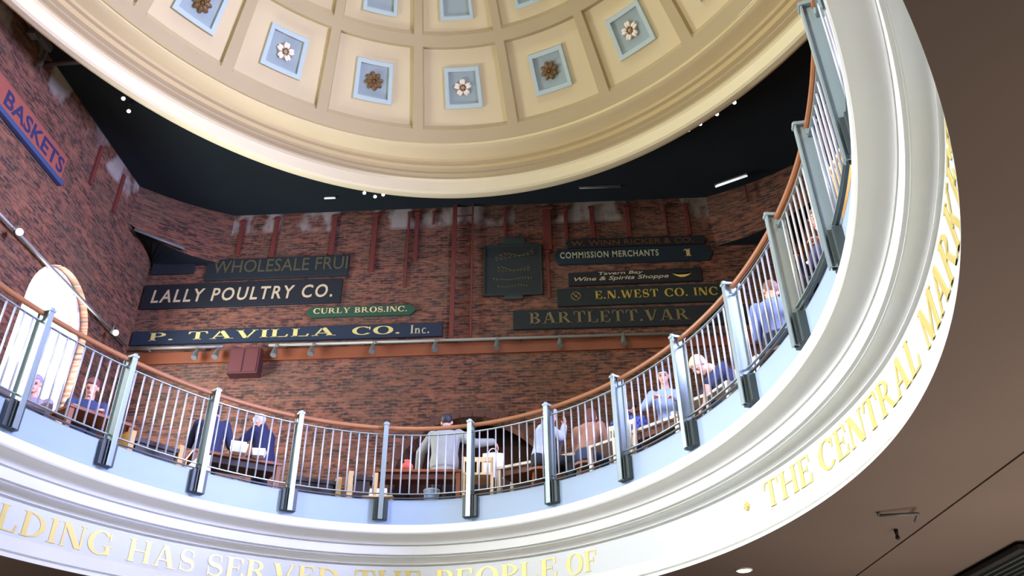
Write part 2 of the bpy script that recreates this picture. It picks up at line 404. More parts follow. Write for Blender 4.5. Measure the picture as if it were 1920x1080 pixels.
prof = [(1.02, 14.0), (1.02, 12.72), (1.012, 12.69), (.998, 12.69), (.992, 12.72), (.988, 12.95), (.982, 12.98), (.982, 13.03), (.972, 13.06), (.972, 13.10), (.962, 13.13), (.958, 13.17), (.958, 13.21), (.950, 13.23), (.946, 13.27)]
for t in range(1, 9): a = t/8*PI/2; prof.append((.946-.04*(1-math.cos(a)), 13.27+(zr-13.29)*math.sin(a)))
prof += [(.899, zr+.0), (.897, zr+.06)]
mids = [2]*5+[2, 1, 1, 1, 1, 0, 0, 1, 0]+[3]*10
dome_sweep('trim_2', prof, [M['dgold'], M['rib'], M['dpale'], M['dome']], mids[:len(prof)-1])

# coffer panels with rosettes
def coffer(phi, s, dphi, ds, kind, label, group):
    c = dpt(phi, s, 0); root = empty('coffer_panel', c, 0, label, 'ceiling ornament', group)
    inv = Matrix.Translation(-c)
    def P(u, v, h): return inv @ dpt(phi+u*dphi, s+v*ds, h)
    def ringmesh(name, specs, m):                # nested square outlines
        vv, ff = [], []; n = 6
        def sq(k):
            o = []
            for i in range(n): o.append((-k+2*k*i/n, -k))
            for i in range(n): o.append((k, -k+2*k*i/n))
            for i in range(n): o.append((k-2*k*i/n, k))
            for i in range(n): o.append((-k, k-2*k*i/n))
            return o
        for k, h in specs: vv += [P(u, v, h) for u, v in sq(k)]
        q = 4*n
        for i in range(len(specs)-1):
            for j in range(q): ff.append((i*q+j, i*q+(j+1) % q, (i+1)*q+(j+1) % q, (i+1)*q+j))
        return from_data(name, vv, ff, m, root)
    ringmesh('frame', [(1.03, -.01), (1.0, .065), (.80, .065), (.775, .0)], M['cblue'])
    # recessed bed, seen behind the frame
    ringmesh('recess_panel', [(.79, .012), (.76, .004), (.40, .004), (.02, .004)], M['cdeep'])
    if kind is None: return root
    ax = (P(.1, 0, 0)-P(-.1, 0, 0)).normalized(); ay = (P(0, -.1, 0)-P(0, .1, 0)).normalized(); nz = ax.cross(ay).normalized()
    if nz.dot(dpt(phi, s, 1)-c) < 0: nz = -nz
    base = P(0, 0, .01)
    def flower(name, n, r0, pr, m, off=0, lift=.03, pl=.55, notch=True):
        bm = bmesh.new()
        for k in range(n):
            a = 2*PI*k/n+PI/2+off; d = ax*math.cos(a)+ay*math.sin(a); t = -ax*math.sin(a)+ay*math.cos(a)
            rot = Matrix((d, t, nz)).transposed()
            if notch:
                for sg in (-1, 1): ball(bm, base+d*r0+t*sg*pr*.42+nz*lift, (pr*1.0, pr*.58, .028), 12, 8, rot)
            else: ball(bm, base+d*r0+nz*lift, (pr*1.25, pr*.72, .03), 12, 8, rot)
        return from_bm(name, bm, m, root, True)
    if kind == 'white':
        flower('petals', 5, .120, .060, M['petal'])
        bm = bmesh.new(); rot = Matrix((ax, ay, nz)).transposed()
        ball(bm, base+nz*.03, (.042, .042, .035), 14, 8, rot)
        for k in range(5):
            a = 2*PI*(k+.5)/5+PI/2; d = ax*math.cos(a)+ay*math.sin(a); t = -ax*math.sin(a)+ay*math.cos(a)
            ball(bm, base+d*.10+nz*.018, (.065, .018, .02), 10, 6, Matrix((d, t, nz)).transposed())
        from_bm('leaves', bm, M['pgold'], root, True)
    else:
        flower('petals', 8, .105, .072, M['pbrown'], .2, .03, notch=False)
        bm = bmesh.new(); rot = Matrix((ax, ay, nz)).transposed(); ball(bm, base+nz*.055, (.036, .036, .035), 14, 8, rot)
        for k in range(8):
            a = 2*PI*k/8; ball(bm, base+(ax*math.cos(a)+ay*math.sin(a))*.06+nz*.05, (.026, .026, .022), 8, 6, rot)
        from_bm('heart', bm, M['pbrown'], root, True)
    return root
mid = lambda i: (RIBS[i]+RIBS[i+1])/2
G1, G2 = 'coffer panels in the lowest row of the dome', 'coffer panels in the second row of the dome'
for i, kind, lab in ((0, 'brown', 'pale blue square coffer with brown rosette, cut by the top edge, left of the others'),
                     (1, 'white', 'pale blue coffer with white rosette, left of the dome in the lowest row'),
                     (2, 'brown', 'pale blue coffer with dark brown rosette, left of the central white one'),
                     (3, 'white', 'pale blue coffer with white rosette at the lowest middle of the dome'),
                     (4, 'brown', 'pale blue coffer with brown rosette, right of the central white one'),
                     (5, 'white', 'pale blue coffer with white rosette, right of the dome in the lowest row')):
    coffer(mid(i), .800, .062, .038, kind, lab, G1)
coffer((RIBS[6]+RIBS[7])/2, .800, .062, .038, 'brown', 'blue coffer at the dome right edge, only its corner in view', G1)
for i, lab in ((2, 'empty-looking blue coffer above the left dark brown rosette, cut by the frame'),
               (3, 'plain blue coffer in the second row above the central white rosette'),
               (4, 'plain blue coffer in the second row above the right brown rosette')):
    coffer(mid(i), .634, .066, .038, None, lab, G2)

# ------------------------------------------------------------------ entablature round the oval opening
P_ = [(.16, 4.54), (.0, 4.545), (-.012, 4.53), (-.012, 4.445), (.0, 4.43)]
for t in range(1, 8): a = t/8*PI/2; P_.append((.0+.175*math.sin(a)**1.0, 4.425-.075*(1-math.cos(a))))
P_ += [(.178, 4.342), (.225, 4.339), (.225, 4.325), (.182, 4.322), (.186, 4.218), (.235, 4.214), (.235, 4.200), (.205, 4.197), (.205, 4.192), (.232, 4.190), (.232, 4.183), (.212, 4.180)]
for t in range(1, 6): a = t/6*PI/2; P_.append((.212+.10*math.sin(a), 4.182-.045*(1-math.cos(a))))
P_ += [(.318, 4.137), (.318, 4.128), (.375, 4.125), (.375, 4.108), (.338, 4.105), (.338, 3.78), (.330, 3.77), (.312, 3.665), (.308, 3.645)]
P_ += [(.345, 3.642), (.345, 3.626), (.300, 3.622)]
for t in range(0, 7): a = PI*t/6; P_.append((.285-.0285*math.sin(a*.5+0), 3.615-.040*t/6))
P_ += [(.2565, 3.5695), (.42, 3.5695), (.42, 4.54)]
mids = [0]*len(P_)
for i in range(len(P_)-1):
    if P_[i] == (.338, 4.105): mids[i] = 1
    if P_[i] == (.2565, 3.5695): mids[i] = 2
ent = struct(sweep_ring('trim_3', P_, [M['white'], M['frieze'], M['soffit']], mids=mids, n=480))
struct(sweep_ring('trim_4', [(.090, 4.50), (.090, 4.893), (.155, 4.893), (.155, 4.50)], [M['fascia']], n=480))

# ------------------------------------------------------------------ lettering
def quad(a, b, c, d): return [a, b, c, d]
def arc(cx, cy, rx, ry, rxi, ryi, a0, a1, n=18, cxi=None):
    cxi = cx if cxi is None else cxi; out = []
    for i in range(n):
        t0, t1 = math.radians(a0+(a1-a0)*i/n), math.radians(a0+(a1-a0)*(i+1)/n)
        out.append([(cx+rx*math.cos(t0), cy+ry*math.sin(t0)), (cx+rx*math.cos(t1), cy+ry*math.sin(t1)), (cxi+rxi*math.cos(t1), cy+ryi*math.sin(t1)), (cxi+rxi*math.cos(t0), cy+ryi*math.sin(t0))])
    return out
def strokepath(pts, ws):
    out = []
    for i in range(len(pts)-1):
        def nrm(k):
            a = pts[max(0, k-1)]; b = pts[min(len(pts)-1, k+1)]; dx, dy = b[0]-a[0], b[1]-a[1]; l = math.hypot(dx, dy) or 1; return (-dy/l, dx/l)
        n0, n1 = nrm(i), nrm(i+1); p, q = pts[i], pts[i+1]; a, b = ws[i]/2, ws[i+1]/2
        out.append([(p[0]+n0[0]*a, p[1]+n0[1]*a), (p[0]-n0[0]*a, p[1]-n0[1]*a), (q[0]-n1[0]*b, q[1]-n1[1]*b), (q[0]+n1[0]*b, q[1]+n1[1]*b)])
    return out
T, H, S_, SH = .17, .06, .07, .05               # stem, hairline, serif reach and height, for cap height 1
def rect(x0, y0, x1, y1): return [(x0, y0), (x1, y0), (x1, y1), (x0, y1)]
def stem(x, w=None, top=True, bot=True, y0=0, y1=1):
    w = T if w is None else w; o = [rect(x, y0, x+w, y1)]
    if bot: o.append(rect(x-S_, y0, x+w+S_, y0+SH))
    if top: o.append(rect(x-S_, y1-SH, x+w+S_, y1))
    return o
def diag(x0, y0, x1, y1, w): return [[(x0-w/2, y0), (x0+w/2, y0), (x1+w/2, y1), (x1-w/2, y1)]]
def glyph(ch):
    s = S_
    if ch == 'I': return stem(s), T+2*s
    if ch == 'L': return stem(s)+[rect(s+T, 0, .66, H), [(.66, 0), (.70, .30), (.64, .30), (.58, H)]], .72
    if ch == 'T': return stem(.30, top=False)+[rect(.02, 1-H, .76, 1), [(.02, 1), (.0, .70), (.05, .70), (.12, 1-H)], [(.76, 1), (.78, .70), (.73, .70), (.66, 1-H)]], .78
    if ch in 'EF':
        g = stem(s)+[rect(s+T, 1-H, .62, 1), [(.62, 1), (.64, .72), (.59, .72), (.52, 1-H)], rect(s+T, .49, .48, .49+H), rect(.45, .40, .49, .64)]
        if ch == 'E': g += [rect(s+T, 0, .64, H), [(.64, 0), (.68, .30), (.62, .30), (.54, H)]]
        return g, .68
    if ch == 'H': return stem(s)+stem(.66)+[rect(s+T, .48, .66, .48+H)], .66+T+s
    if ch == 'N': return stem(s+.02, H+.01, True, True)+stem(.74, H+.01, True, False)+diag(.70, 0, .16, 1, T+.06), .90
    if ch == 'M': return stem(s+.02, H+.01)+stem(.86, T)+diag(.50, 0, .16, 1, T+.03)+diag(.50, 0, .88, 1, H+.02), 1.10
    if ch == 'A': return diag(.06+s, 0, .40, 1, H+.02)+diag(.74, 0, .44, 1, T+.03)+[rect(.20, .30, .64, .30+H), rect(0, 0, .26, SH), rect(.56, 0, .94, SH)], .92
    if ch == 'V': return diag(.42, 0, .14, 1, T+.03)+diag(.46, 0, .76, 1, H+.02)+[rect(0, 1-SH, .32, 1), rect(.64, 1-SH, .88, 1)], .88
    if ch == 'W': return diag(.34, 0, .12, 1, T)+diag(.37, 0, .60, 1, H)+diag(.80, 0, .58, 1, T)+diag(.83, 0, 1.04, 1, H)+[rect(0, 1-SH, .28, 1), rect(.46, 1-SH, .72, 1), rect(.94, 1-SH, 1.14, 1)], 1.14
    if ch == 'Y': return stem(.33, top=False, y1=.45)+diag(.42, .42, .14, 1, T)+diag(.44, .42, .74, 1, H+.01)+[rect(0, 1-SH, .30, 1), rect(.62, 1-SH, .86, 1)], .86
    if ch == 'K': return stem(s)+diag(s+T, .40, .68, 1, H+.02)+diag(.74, 0, .36, .56, T+.02)+[rect(.56, 1-SH, .82, 1), rect(.58, 0, .90, SH)], .88
    if ch == 'U': return [rect(s, .3, s+T, 1), rect(0, 1-SH, T+2*s, 1), rect(.68, .3, .68+H, 1), rect(.60, 1-SH, .84, 1)]+arc((s+.68+H)/2, .32, (.68+H-s)/2, .34, (.68-s-T)/2, .26, 180, 360, cxi=(s+T+.68)/2), .84
    if ch == 'D': return stem(s)+arc(s+T*.8, .5, .62, .5, .44, .5-H, -90, 90)+[rect(s, 0, s+T, H), rect(s, 1-H, s+T, 1)], .86
    if ch == 'O': return arc(.45, .5, .45, .52, .25, .46, 0, 360, 32), .90
    if ch == 'C': return arc(.46, .5, .46, .52, .26, .45, 42, 320, 26)+[rect(.75, .62, .81, .96)], .84
    if ch == 'G': return arc(.46, .5, .46, .52, .26, .45, 42, 318, 26)+[rect(.75, .64, .81, .98), rect(.66, .02, .66+T*.9, .42), rect(.58, .37, .92, .42)], .94
    if ch == 'P': return stem(s)+arc(s+T, .72, .42, .28, .26, .22, -90, 90), .68
    if ch == 'B': return stem(s)+arc(s+T, .75, .40, .25, .24, .19, -90, 90)+arc(s+T, .27, .46, .27, .28, .21, -90, 90), .74
    if ch == 'R': return stem(s)+arc(s+T, .73, .40, .27, .24, .21, -90, 90)+diag(.76, 0, .42, .48, T+.02)+[rect(.66, 0, .94, SH)], .90
    if ch == 'S':
        pts, ws = [], []
        for i in range(25):
            t = i/24
            if t < .5: a = math.radians(40+t*2*230); pts.append((.32+.22*math.cos(a), .74+.24*math.sin(a)))
            else: a = math.radians(90-(t-.5)*2*230); pts.append((.32+.25*math.cos(a), .26+.24*math.sin(a)))
            ws.append(H+(T+.04-H)*math.exp(-((t-.5)/.2)**2))
        return strokepath(pts, ws)+[rect(.50, .66, .55, .98), rect(.06, .02, .11, .36)], .64
    if ch == '.': return arc(.10, .09, .09, .09, .0, .0, 0, 360, 12), .22
    if ch == '&': return arc(.30, .74, .20, .24, .10, .18, 0, 360, 18)+arc(.30, .26, .28, .28, .13, .21, 0, 360, 18)+diag(.78, 0, .26, .72, .13), .82
    if ch == 'n': return stem(s, .13, False, True, 0, .62)+stem(.40, .13, False, True, 0, .45)+arc(.34, .42, .19, .20, .07, .13, 0, 180), .62
    if ch == 'c': return arc(.26, .31, .25, .33, .13, .27, 45, 315, 18), .48
    if ch == '1': return stem(.22, .22)+[[(.22, 1), (.05, .78), (.09, .74), (.30, .88)]], .60
    return [], .36
def lay(text, gap=.10, serif=True):
    x = 0; polys = []
    for ch in text:
        g, w = glyph(ch)
        for p in g: polys.append([(u+x, v) for u, v in p])
        x += w+gap
    return polys, x-gap
def clip_text(text, bold=.0, shear=0, spacing=1):           # plain lettering from the built-in font, as (verts, faces), cap height 1
    cu_ = bpy.data.curves.new('t', 'FONT'); cu_.body = text; cu_.size = 1; cu_.offset = bold; cu_.shear = shear; cu_.space_character = spacing; cu_.resolution_u = 3
    o = bpy.data.objects.new('t', cu_); COL.objects.link(o); dg = bpy.context.evaluated_depsgraph_get(); dg.update()
    me = bpy.data.meshes.new_from_object(o.evaluated_get(dg)); vv = [tuple(v.co) for v in me.vertices]; ff = [tuple(p.vertices) for p in me.polygons]
    bpy.data.objects.remove(o); bpy.data.curves.remove(cu_); bpy.data.meshes.remove(me)
    x0 = min(v[0] for v in vv); x1 = max(v[0] for v in vv); y0 = min(v[1] for v in vv); y1 = max(v[1] for v in vv)
    return [((v[0]-x0)/(x1-x0), (v[1]-y0)/(y1-y0)) for v in vv], ff, (x1-x0)/(y1-y0)
def letters(name, text, fn, m, parent, mode='serif', gap=.10, bold=.02, shear=0, thick=.006, spacing=1):
    """fn(u, v, h): u, v in 0..1 over the text box, h = height off the surface"""
    if mode == 'serif':
        polys, w = lay(text, gap); vv, ff = [], []; thr = .30
        for p in polys:
            k = len(vv); vv += [(u/w, v) for u, v in p]; ff.append(tuple(range(k, k+len(p))))
    else: vv, ff, w = clip_text(text, bold, shear, spacing); thr = .24*spacing
    # one mesh for every word
    ff = sorted(ff, key=lambda f: min(vv[i][0] for i in f)); groups, end = [[]], None
    for f in ff:
        a, b = min(vv[i][0] for i in f), max(vv[i][0] for i in f)
        if end is not None and (a-end)*w > thr: groups.append([])
        groups[-1].append(f); end = b if end is None else max(end, b)
    out = None
    for gf in groups:
        used = sorted({i for f in gf for i in f}); idx = {k: q for q, k in enumerate(used)}; v2 = [vv[k] for k in used]; f2 = [tuple(idx[i] for i in f) for f in gf]
        n = len(v2); V3 = [fn(u, v, thick) for u, v in v2]+[fn(u, v, 0) for u, v in v2]
        F3 = list(f2)+[tuple(i+n for i in reversed(f)) for f in f2]; cnt = {}
        for f in f2:
            for i in range(len(f)): e = tuple(sorted((f[i], f[(i+1) % len(f)]))); cnt[e] = cnt.get(e, 0)+1
        for f in f2:
            for i in range(len(f)):
                e = (f[i], f[(i+1) % len(f)])
                if cnt[tuple(sorted(e))] == 1: F3.append((e[0], e[1], e[1]+n, e[0]+n))
        me = bpy.data.meshes.new(name); me.from_pydata([tuple(v) for v in V3], [], F3)
        bm = bmesh.new(); bm.from_mesh(me); bmesh.ops.recalc_face_normals(bm, faces=bm.faces); bm.to_mesh(me); bm.free()
        out = link(name, me, m, parent)
    return out
RF = Ring(.336)
def on_frieze(s0, s1, z0, z1):
    def fn(u, v, h):
        p, t, n = RF.at(s0+(s1-s0)*u); q = p-n*h; return (q.x, q.y, z0+(z1-z0)*v)
    return fn
for word, s0, s1 in (('BUILDING', -5.86, -3.83), ('HAS', -3.66, -2.85), ('SERVED', -2.71, -1.06), ('THE', -.88, -.04), ('PEOPLE', .14, 1.79), ('OF', 1.93, 2.38),
                     ('THE', 5.10, 5.93), ('CENTRAL', 6.08, 8.14), ('MARKET', 8.31, 10.25)):
    letters('gilt_word', word, on_frieze(s0, s1, 3.815, 4.055), M['gilt'], ent, gap=.09)
bm = bmesh.new(); p, t, n = RF.at(4.80)
for k in range(4):
    a = PI/2*k; d = t*math.cos(a)+Vector((0, 0, math.sin(a))); ball(bm, p-n*.006+d*.022+Vector((0, 0, 3.93)), (.022, .022, .022), 10, 6)
from_bm('gilt_dot', bm, M['gilt'], ent, True)
del bm

# ------------------------------------------------------------------ railing
rail = empty('balcony_railing', (CX, CY, ZF), 0, 'curved steel railing with wooden handrail round the oval gallery opening', 'railing')
def rp(o): o.matrix_parent_inverse = Matrix.Translation((-CX, -CY, -ZF)); return o
def tube_ring(name, d, z, r, m, sz=1.0, n=360, k=10):
    return rp(sweep_ring(name, [(d+r*math.cos(2*PI*i/k), z+r*sz*math.sin(2*PI*i/k)) for i in range(k)], [m], rail, n))
tube_ring('handrail', .06, 5.868, .029, M['railwood'])
rp(sweep_ring('top_rail', [(.045, 5.768), (.075, 5.768), (.075, 5.778), (.045, 5.778)], [M['steel']], rail))
rp(sweep_ring('bottom_rail', [(.050, 4.958), (.075, 4.958), (.075, 4.968), (.050, 4.968)], [M['steel']], rail))
rp(sweep_ring('bottom_rail', [(.050, 4.90), (.075, 4.90), (.075, 4.912), (.050, 4.912)], [M['bracket']], rail))
NP, SP, S0 = 24, R0.L/24, 1.745-R0.L/24*5
def frame_at(s, z=0):
    p, t, n = R0.at(s); return Matrix(((t.x, n.x, 0, p.x), (t.y, n.y, 0, p.y), (0, 0, 1, z), (0, 0, 0, 1)))
bm = bmesh.new()      # H-section post, local x = along the rail, y = outwards
box(bm, (0, -.028, 5.245), (.062, .012, 1.27), bev=.002); box(bm, (0, .045, 5.38), (.010, .14, 1.0)); box(bm, (0, .0, 4.755), (.010, .05, .27)); box(bm, (0, .120, 5.38), (.062, .012, 1.0), bev=.002)
bmesh.ops.recalc_face_normals(bm, faces=bm.faces); post_me = bpy.data.meshes.new('post'); bm.to_mesh(post_me); bm.free(); post_me.materials.append(M['steel'])
bm = bmesh.new(); box(bm, (0, .045, 5.895), (.078, .18, .03), bev=.008); rod(bm, (0, -.02, 5.90), (0, -.02, 5.925), .03, .022, 12); box(bm, (0, .065, 5.825), (.05, .05, .07), bev=.006)
bmesh.ops.recalc_face_normals(bm, faces=bm.faces); cap_me = bpy.data.meshes.new('cap'); bm.to_mesh(cap_me); bm.free(); cap_me.materials.append(M['steel'])
bm = bmesh.new(); box(bm, (0, .065, 4.755), (.19, .085, .27), bev=.006)
for sx in (-1, 1): box(bm, (sx*.045, .02, 4.755), (.014, .05, .27), bev=.002)
bmesh.ops.recalc_face_normals(bm, faces=bm.faces); br_me = bpy.data.meshes.new('base_bracket'); bm.to_mesh(br_me); bm.free(); br_me.materials.append(M['bracket'])
bm = bmesh.new(); rod(bm, (0, .06, 4.96), (0, .06, 5.77), .0105, n=8); bal_me = bpy.data.meshes.new('baluster'); bm.to_mesh(bal_me); bm.free(); bal_me.materials.append(M['bar'])
for p_ in bal_me.polygons: p_.use_smooth = True
PINV = Matrix.Translation((-CX, -CY, -ZF))
nbal, rest = 0, bmesh.new()
order = sorted(range(NP), key=lambda k: abs(k-5.5) if k < 17 else abs(k-NP-5.5))
for k in order:
    s = S0+SP*k
    if k in order[:16]:
        po = bpy.data.objects.new('post', post_me); COL.objects.link(po); po.parent = rail; po.matrix_parent_inverse = PINV; po.matrix_basis = frame_at(s)
        for nm, me in (('cap', cap_me), ('base_bracket', br_me)):
            c = bpy.data.objects.new(nm, me); COL.objects.link(c); c.parent = po
    else:
        for me in (post_me, cap_me, br_me):
            tmp = me.copy(); tmp.transform(frame_at(s)); rest.from_mesh(tmp); bpy.data.meshes.remove(tmp)
    for j in range(1, 10):
        f = frame_at(s+SP*j/10)
        if nbal < 100:
            b = bpy.data.objects.new('baluster', bal_me); COL.objects.link(b); b.parent = rail; b.matrix_parent_inverse = PINV; b.matrix_basis = f; nbal += 1
        else:
            tmp = bal_me.copy(); tmp.transform(f); rest.from_mesh(tmp); bpy.data.meshes.remove(tmp)
for f in rest.faces: f.material_index = 0
ro = rp(from_bm('further_bars', rest, M['bar'], rail)); ro['kind'] = 'stuff'

# ------------------------------------------------------------------ signs on the back wall
def hang(x0, x1, z): return (x0, x1, z)
def sign(name, label, corners, board_rgb, thick=.07, taper=0, frame=None, plane='back', group='painted trade signs on the brick walls'):
    """corners: (x0, z0b, z0t, x1, z1b, z1t) on the wall"""
    x0, a0, b0, x1, a1, b1 = corners; root = empty(name, ((x0+x1)/2, YB-.03, (a0+b0)/2), 0, label, 'sign', group)
    ox, oy, oz = root.location
    pts = [(x0, a0), (x1, a1), (x1, b1), (x0, b0)]
    if taper: pts = [(x0+taper, a0), (x1-taper, a1), (x1, (a1+b1)/2), (x1-taper, b1), (x0+taper, b0), (x0, (a0+b0)/2)]
    n = len(pts); vv = [(x-ox, -thick/2, z-oz) for x, z in pts]+[(x-ox, thick/2+.02, z-oz) for x, z in pts]
    ff = [tuple(range(n)), tuple(range(2*n-1, n-1, -1))]+[(i, (i+1) % n, (i+1) % n+n, i+n) for i in range(n)]
    bd = from_data('board', vv, ff, mat('sign_board', tuple(v*.78 for v in board_rgb), .8, var=.12, vscale=3), root)
    bd.modifiers.new('bevel', 'BEVEL').width = .008
    if frame:
        bm = bmesh.new()
        for (p, q) in zip(pts, pts[1:]+pts[:1]): rod(bm, (p[0]-ox, -thick/2, p[1]-oz), (q[0]-ox, -thick/2, q[1]-oz), .025, n=6)
        from_bm('frame', bm, mat('sign_frame', frame, .6, var=.1), root)
    def text(t, tx0, tz0, tx1, th, rgb, mode='serif', **kw):
        zslope = (a1-a0)/(x1-x0)
        def fn(u, v, h): x = tx0+(tx1-tx0)*u; return (x-ox, -thick/2-h, tz0+th*v+zslope*(x-tx0)-oz)
        return letters('lettering', t, fn, mat('sign_paint', tuple(v*.88 for v in rgb), .6), root, mode, **kw)
    return root, text, (ox, oy, oz, thick)
r_, tx, _ = sign('trade_sign', 'long dark green sign in faded thin letters reading WHOLESALE FRUI, upper left', (-7.75, 11.74, 12.30, -4.42, 11.74, 12.30), (30, 40, 44))
tx('WHOLESALE FRUI', -7.58, 11.91, -4.45, .345, (96, 92, 58), 'sans', bold=.0)
r_, tx, _ = sign('trade_sign', 'black sign with large cream slanted capitals reading LALLY POULTRY CO.', (-9.10, 11.03, 11.66, -4.52, 11.03, 11.66), (24, 30, 36))
tx('LALLY POULTRY CO.', -8.87, 11.17, -4.72, .345, (220, 198, 154), 'sans', bold=.014, shear=.10, spacing=1.22)
r_, tx, o_ = sign('trade_sign', 'small green pointed sign with cream letters reading CURLY BROS. INC.', (-5.27, 10.66, 10.92, -2.80, 10.64, 10.90), (44, 92, 60), taper=.12)
tx('CURLY BROS.INC.', -5.10, 10.745, -3.0, .135, (240, 214, 150))
r_, tx, _ = sign('trade_sign', 'long navy sign with wide gold letters reading P. TAVILLA CO. Inc.', (-9.10, 10.11, 10.45, -2.20, 10.08, 10.42), (28, 46, 66))
tx('P. TAVILLA', -8.70, 10.20, -4.55, .20, (228, 212, 128)); tx('CO.', -4.18, 10.175, -3.12, .20, (228, 212, 128)); tx('Inc.', -2.90, 10.16, -2.48, .21, (206, 196, 150))
r_, tx, _ = sign('trade_sign', 'dark panel added for the shaded recess under the brick corner, left above the poultry sign', (-9.05, 11.96, 12.42, -8.05, 11.95, 12.30), (36, 40, 50))  # blank dark panel stands in for shade in the recess
r_, tx, (ox, oy, oz, th_) = sign('trade_sign', 'square dark green framed board with faded gold script and crest pieces', (-1.29, 11.06, 12.38, .0, 11.06, 12.38), (40, 50, 46), frame=(30, 40, 38))
# illegible faded script, drawn as loose looping strokes
for row, (z, h, x0, x1, nn) in enumerate(((11.98, .16, -1.05, -.15, 9), (11.68, .13, -1.0, -.25, 9), (11.45, .06, -1.1, -.2, 14), (11.26, .06, -1.0, -.3, 11))):
    prev = None; bm = bmesh.new()
    for i in range(nn*8+1):
        u = i/(nn*8); x = x0+(x1-x0)*u+h*.35*math.sin(2*PI*nn*u); zz = z+h*(.5+.5*math.cos(2*PI*nn*u))*(.55+.45*math.sin(7*u+row))+.16*u*(1 if row == 0 else 0)
        p = Vector((x-ox, -th_/2-.004, zz-oz))
        if prev is not None and (p-prev).length > .002: rod(bm, prev, p, .008, n=4)
        prev = p
    from_bm('lettering', bm, mat('faded_gold', (84, 78, 50), .6), r_)
bm = bmesh.new(); box(bm, (-.62-ox, 0, 12.50-oz), (.56, .09, .24), bev=.05); box(bm, (-.62-ox, 0, 12.40-oz), (.80, .10, .07), bev=.02)
from_bm('crest', bm, mat('crest_green', (44, 58, 54), .7), r_)
bm = bmesh.new(); box(bm, (-.64-ox, 0, 11.0-oz), (.42, .09, .12), bev=.03); from_bm('foot_scroll', bm, mat('scroll_green', (46, 50, 44), .7), r_)
r_, tx, _ = sign('trade_sign', 'dark brown sign in dim red-brown letters above the commission merchants sign', (.56, 12.262, 12.50, 3.78, 12.245, 12.48), (32, 30, 30), taper=.06)
tx('W. WINN RICKER & CO.', .70, 12.30, 3.48, .14, (110, 72, 44), 'sans', bold=.01)
r_, tx, _ = sign('trade_sign', 'blue-green sign with white capitals reading COMMISSION MERCHANTS and a gold numeral one', (.28, 11.82, 12.24, 3.88, 11.80, 12.22), (22, 44, 54), taper=.10)
tx('COMMISSION MERCHANTS', .43, 11.965, 2.66, .17, (206, 210, 172), 'sans', bold=.015, spacing=1.15); tx('1', 3.20, 11.91, 3.42, .20, (226, 204, 132))
r_, tx, (ox, oy, oz, th_) = sign('trade_sign', 'narrow black sign with two lines of small cream lettering and a gold boat shape', (.59, 11.24, 11.58, 3.55, 11.26, 11.60), (26, 28, 28))
tx('Tavern Bay', 1.27, 11.465, 2.26, .10, (210, 196, 160), 'sans', bold=.01, shear=.2); tx('Wine & Spirits Shoppe', .72, 11.315, 2.82, .13, (214, 196, 160), 'sans', bold=.012, shear=.25)
bm = bmesh.new(); vsb = []
for i in range(13):
    u = i/12*2-1; vsb.append((3.12+.21*u-ox, 11.46-.10*(1-u*u)-oz))
top = [(3.12+.21*u-ox, 11.455-.035*(1-u*u)+(.03 if abs(u) < .2 else 0)-oz) for u in [1-2*i/12 for i in range(13)]]
poly = vsb+top; vv = [bm.verts.new((x, -th_/2-.008, z)) for x, z in poly]; f = bm.faces.new(vv); r2 = bmesh.ops.extrude_face_region(bm, geom=[f]); bmesh.ops.translate(bm, vec=(0, .008, 0), verts=[v for v in r2['geom'] if isinstance(v, bmesh.types.BMVert)])
from_bm('boat_emblem', bm, mat('emblem_gold', (222, 190, 88), .5), r_)
r_, tx, (ox, oy, oz, th_) = sign('trade_sign', 'dark green sign with yellow letters reading E.N. WEST CO. INC and a round emblem', (.32, 10.72, 11.17, 4.05, 10.72, 11.17), (28, 42, 38))
tx('E.N.WEST CO. INC', 1.16, 10.87, 3.84, .205, (204, 172, 56), gap=.12)
bm = bmesh.new()
for i in range(24):
    a0, a1 = 2*PI*i/24, 2*PI*(i+1)/24; rod(bm, (.74+.10*math.cos(a0)-ox, -th_/2-.005, 10.96+.10*math.sin(a0)-oz), (.74+.10*math.cos(a1)-ox, -th_/2-.005, 10.96+.10*math.sin(a1)-oz), .012, n=5)
for sg in (-1, 1): rod(bm, (.74-.06-ox, -th_/2-.005, 10.96-sg*.06-oz), (.74+.06-ox, -th_/2-.005, 10.96+sg*.06-oz), .012, n=5)
from_bm('round_emblem', bm, mat('emblem_dim_gold', (122, 102, 58), .6), r_)
r_, tx, _ = sign('trade_sign', 'lowest dark sign on the right, dull gold letters reading BARTLETT. VAR, running behind the railing', (-.66, 10.18, 10.66, 4.42, 10.14, 10.62), (30, 38, 38))
tx('BARTLETT.VAR', -.30, 10.295, 3.16, .29, (126, 110, 66), gap=.12)
# sign on the left wall (built facing +x)
root = empty('trade_sign', (XL+.04, 9.9, 11.9), 0, 'orange-red sign with dark blue letters reading BASKETS on the left wall', 'sign', 'painted trade signs on the brick walls')
def lw(y, z, h): return (h, y-9.9, z-11.9)
def prism(name, pts, h0, h1, m):
    n = len(pts); vv = [lw(y, z, h0) for y, z in pts]+[lw(y, z, h1) for y, z in pts]
    return from_data(name, vv, [tuple(range(n)), tuple(range(n, 2*n))]+[(i, (i+1) % n, (i+1) % n+n, i+n) for i in range(n)], m, root)
prism('board', [(8.0, 11.66), (11.80, 11.66), (11.80, 12.16), (8.0, 12.16)], -.02, .05, mat('basket_red', (146, 78, 62), .7, var=.1))
prism('lower_edge', [(8.0, 11.56), (11.89, 11.56), (11.89, 11.66), (8.0, 11.66)], -.02, .06, mat('basket_blue', (56, 72, 108), .7))
letters('lettering', 'BASKETS', lambda u, v, h: lw(9.86+1.90*u, 11.73+.33*v, .05+h), mat('basket_letter', (48, 46, 84), .6), root, 'sans', bold=.02)

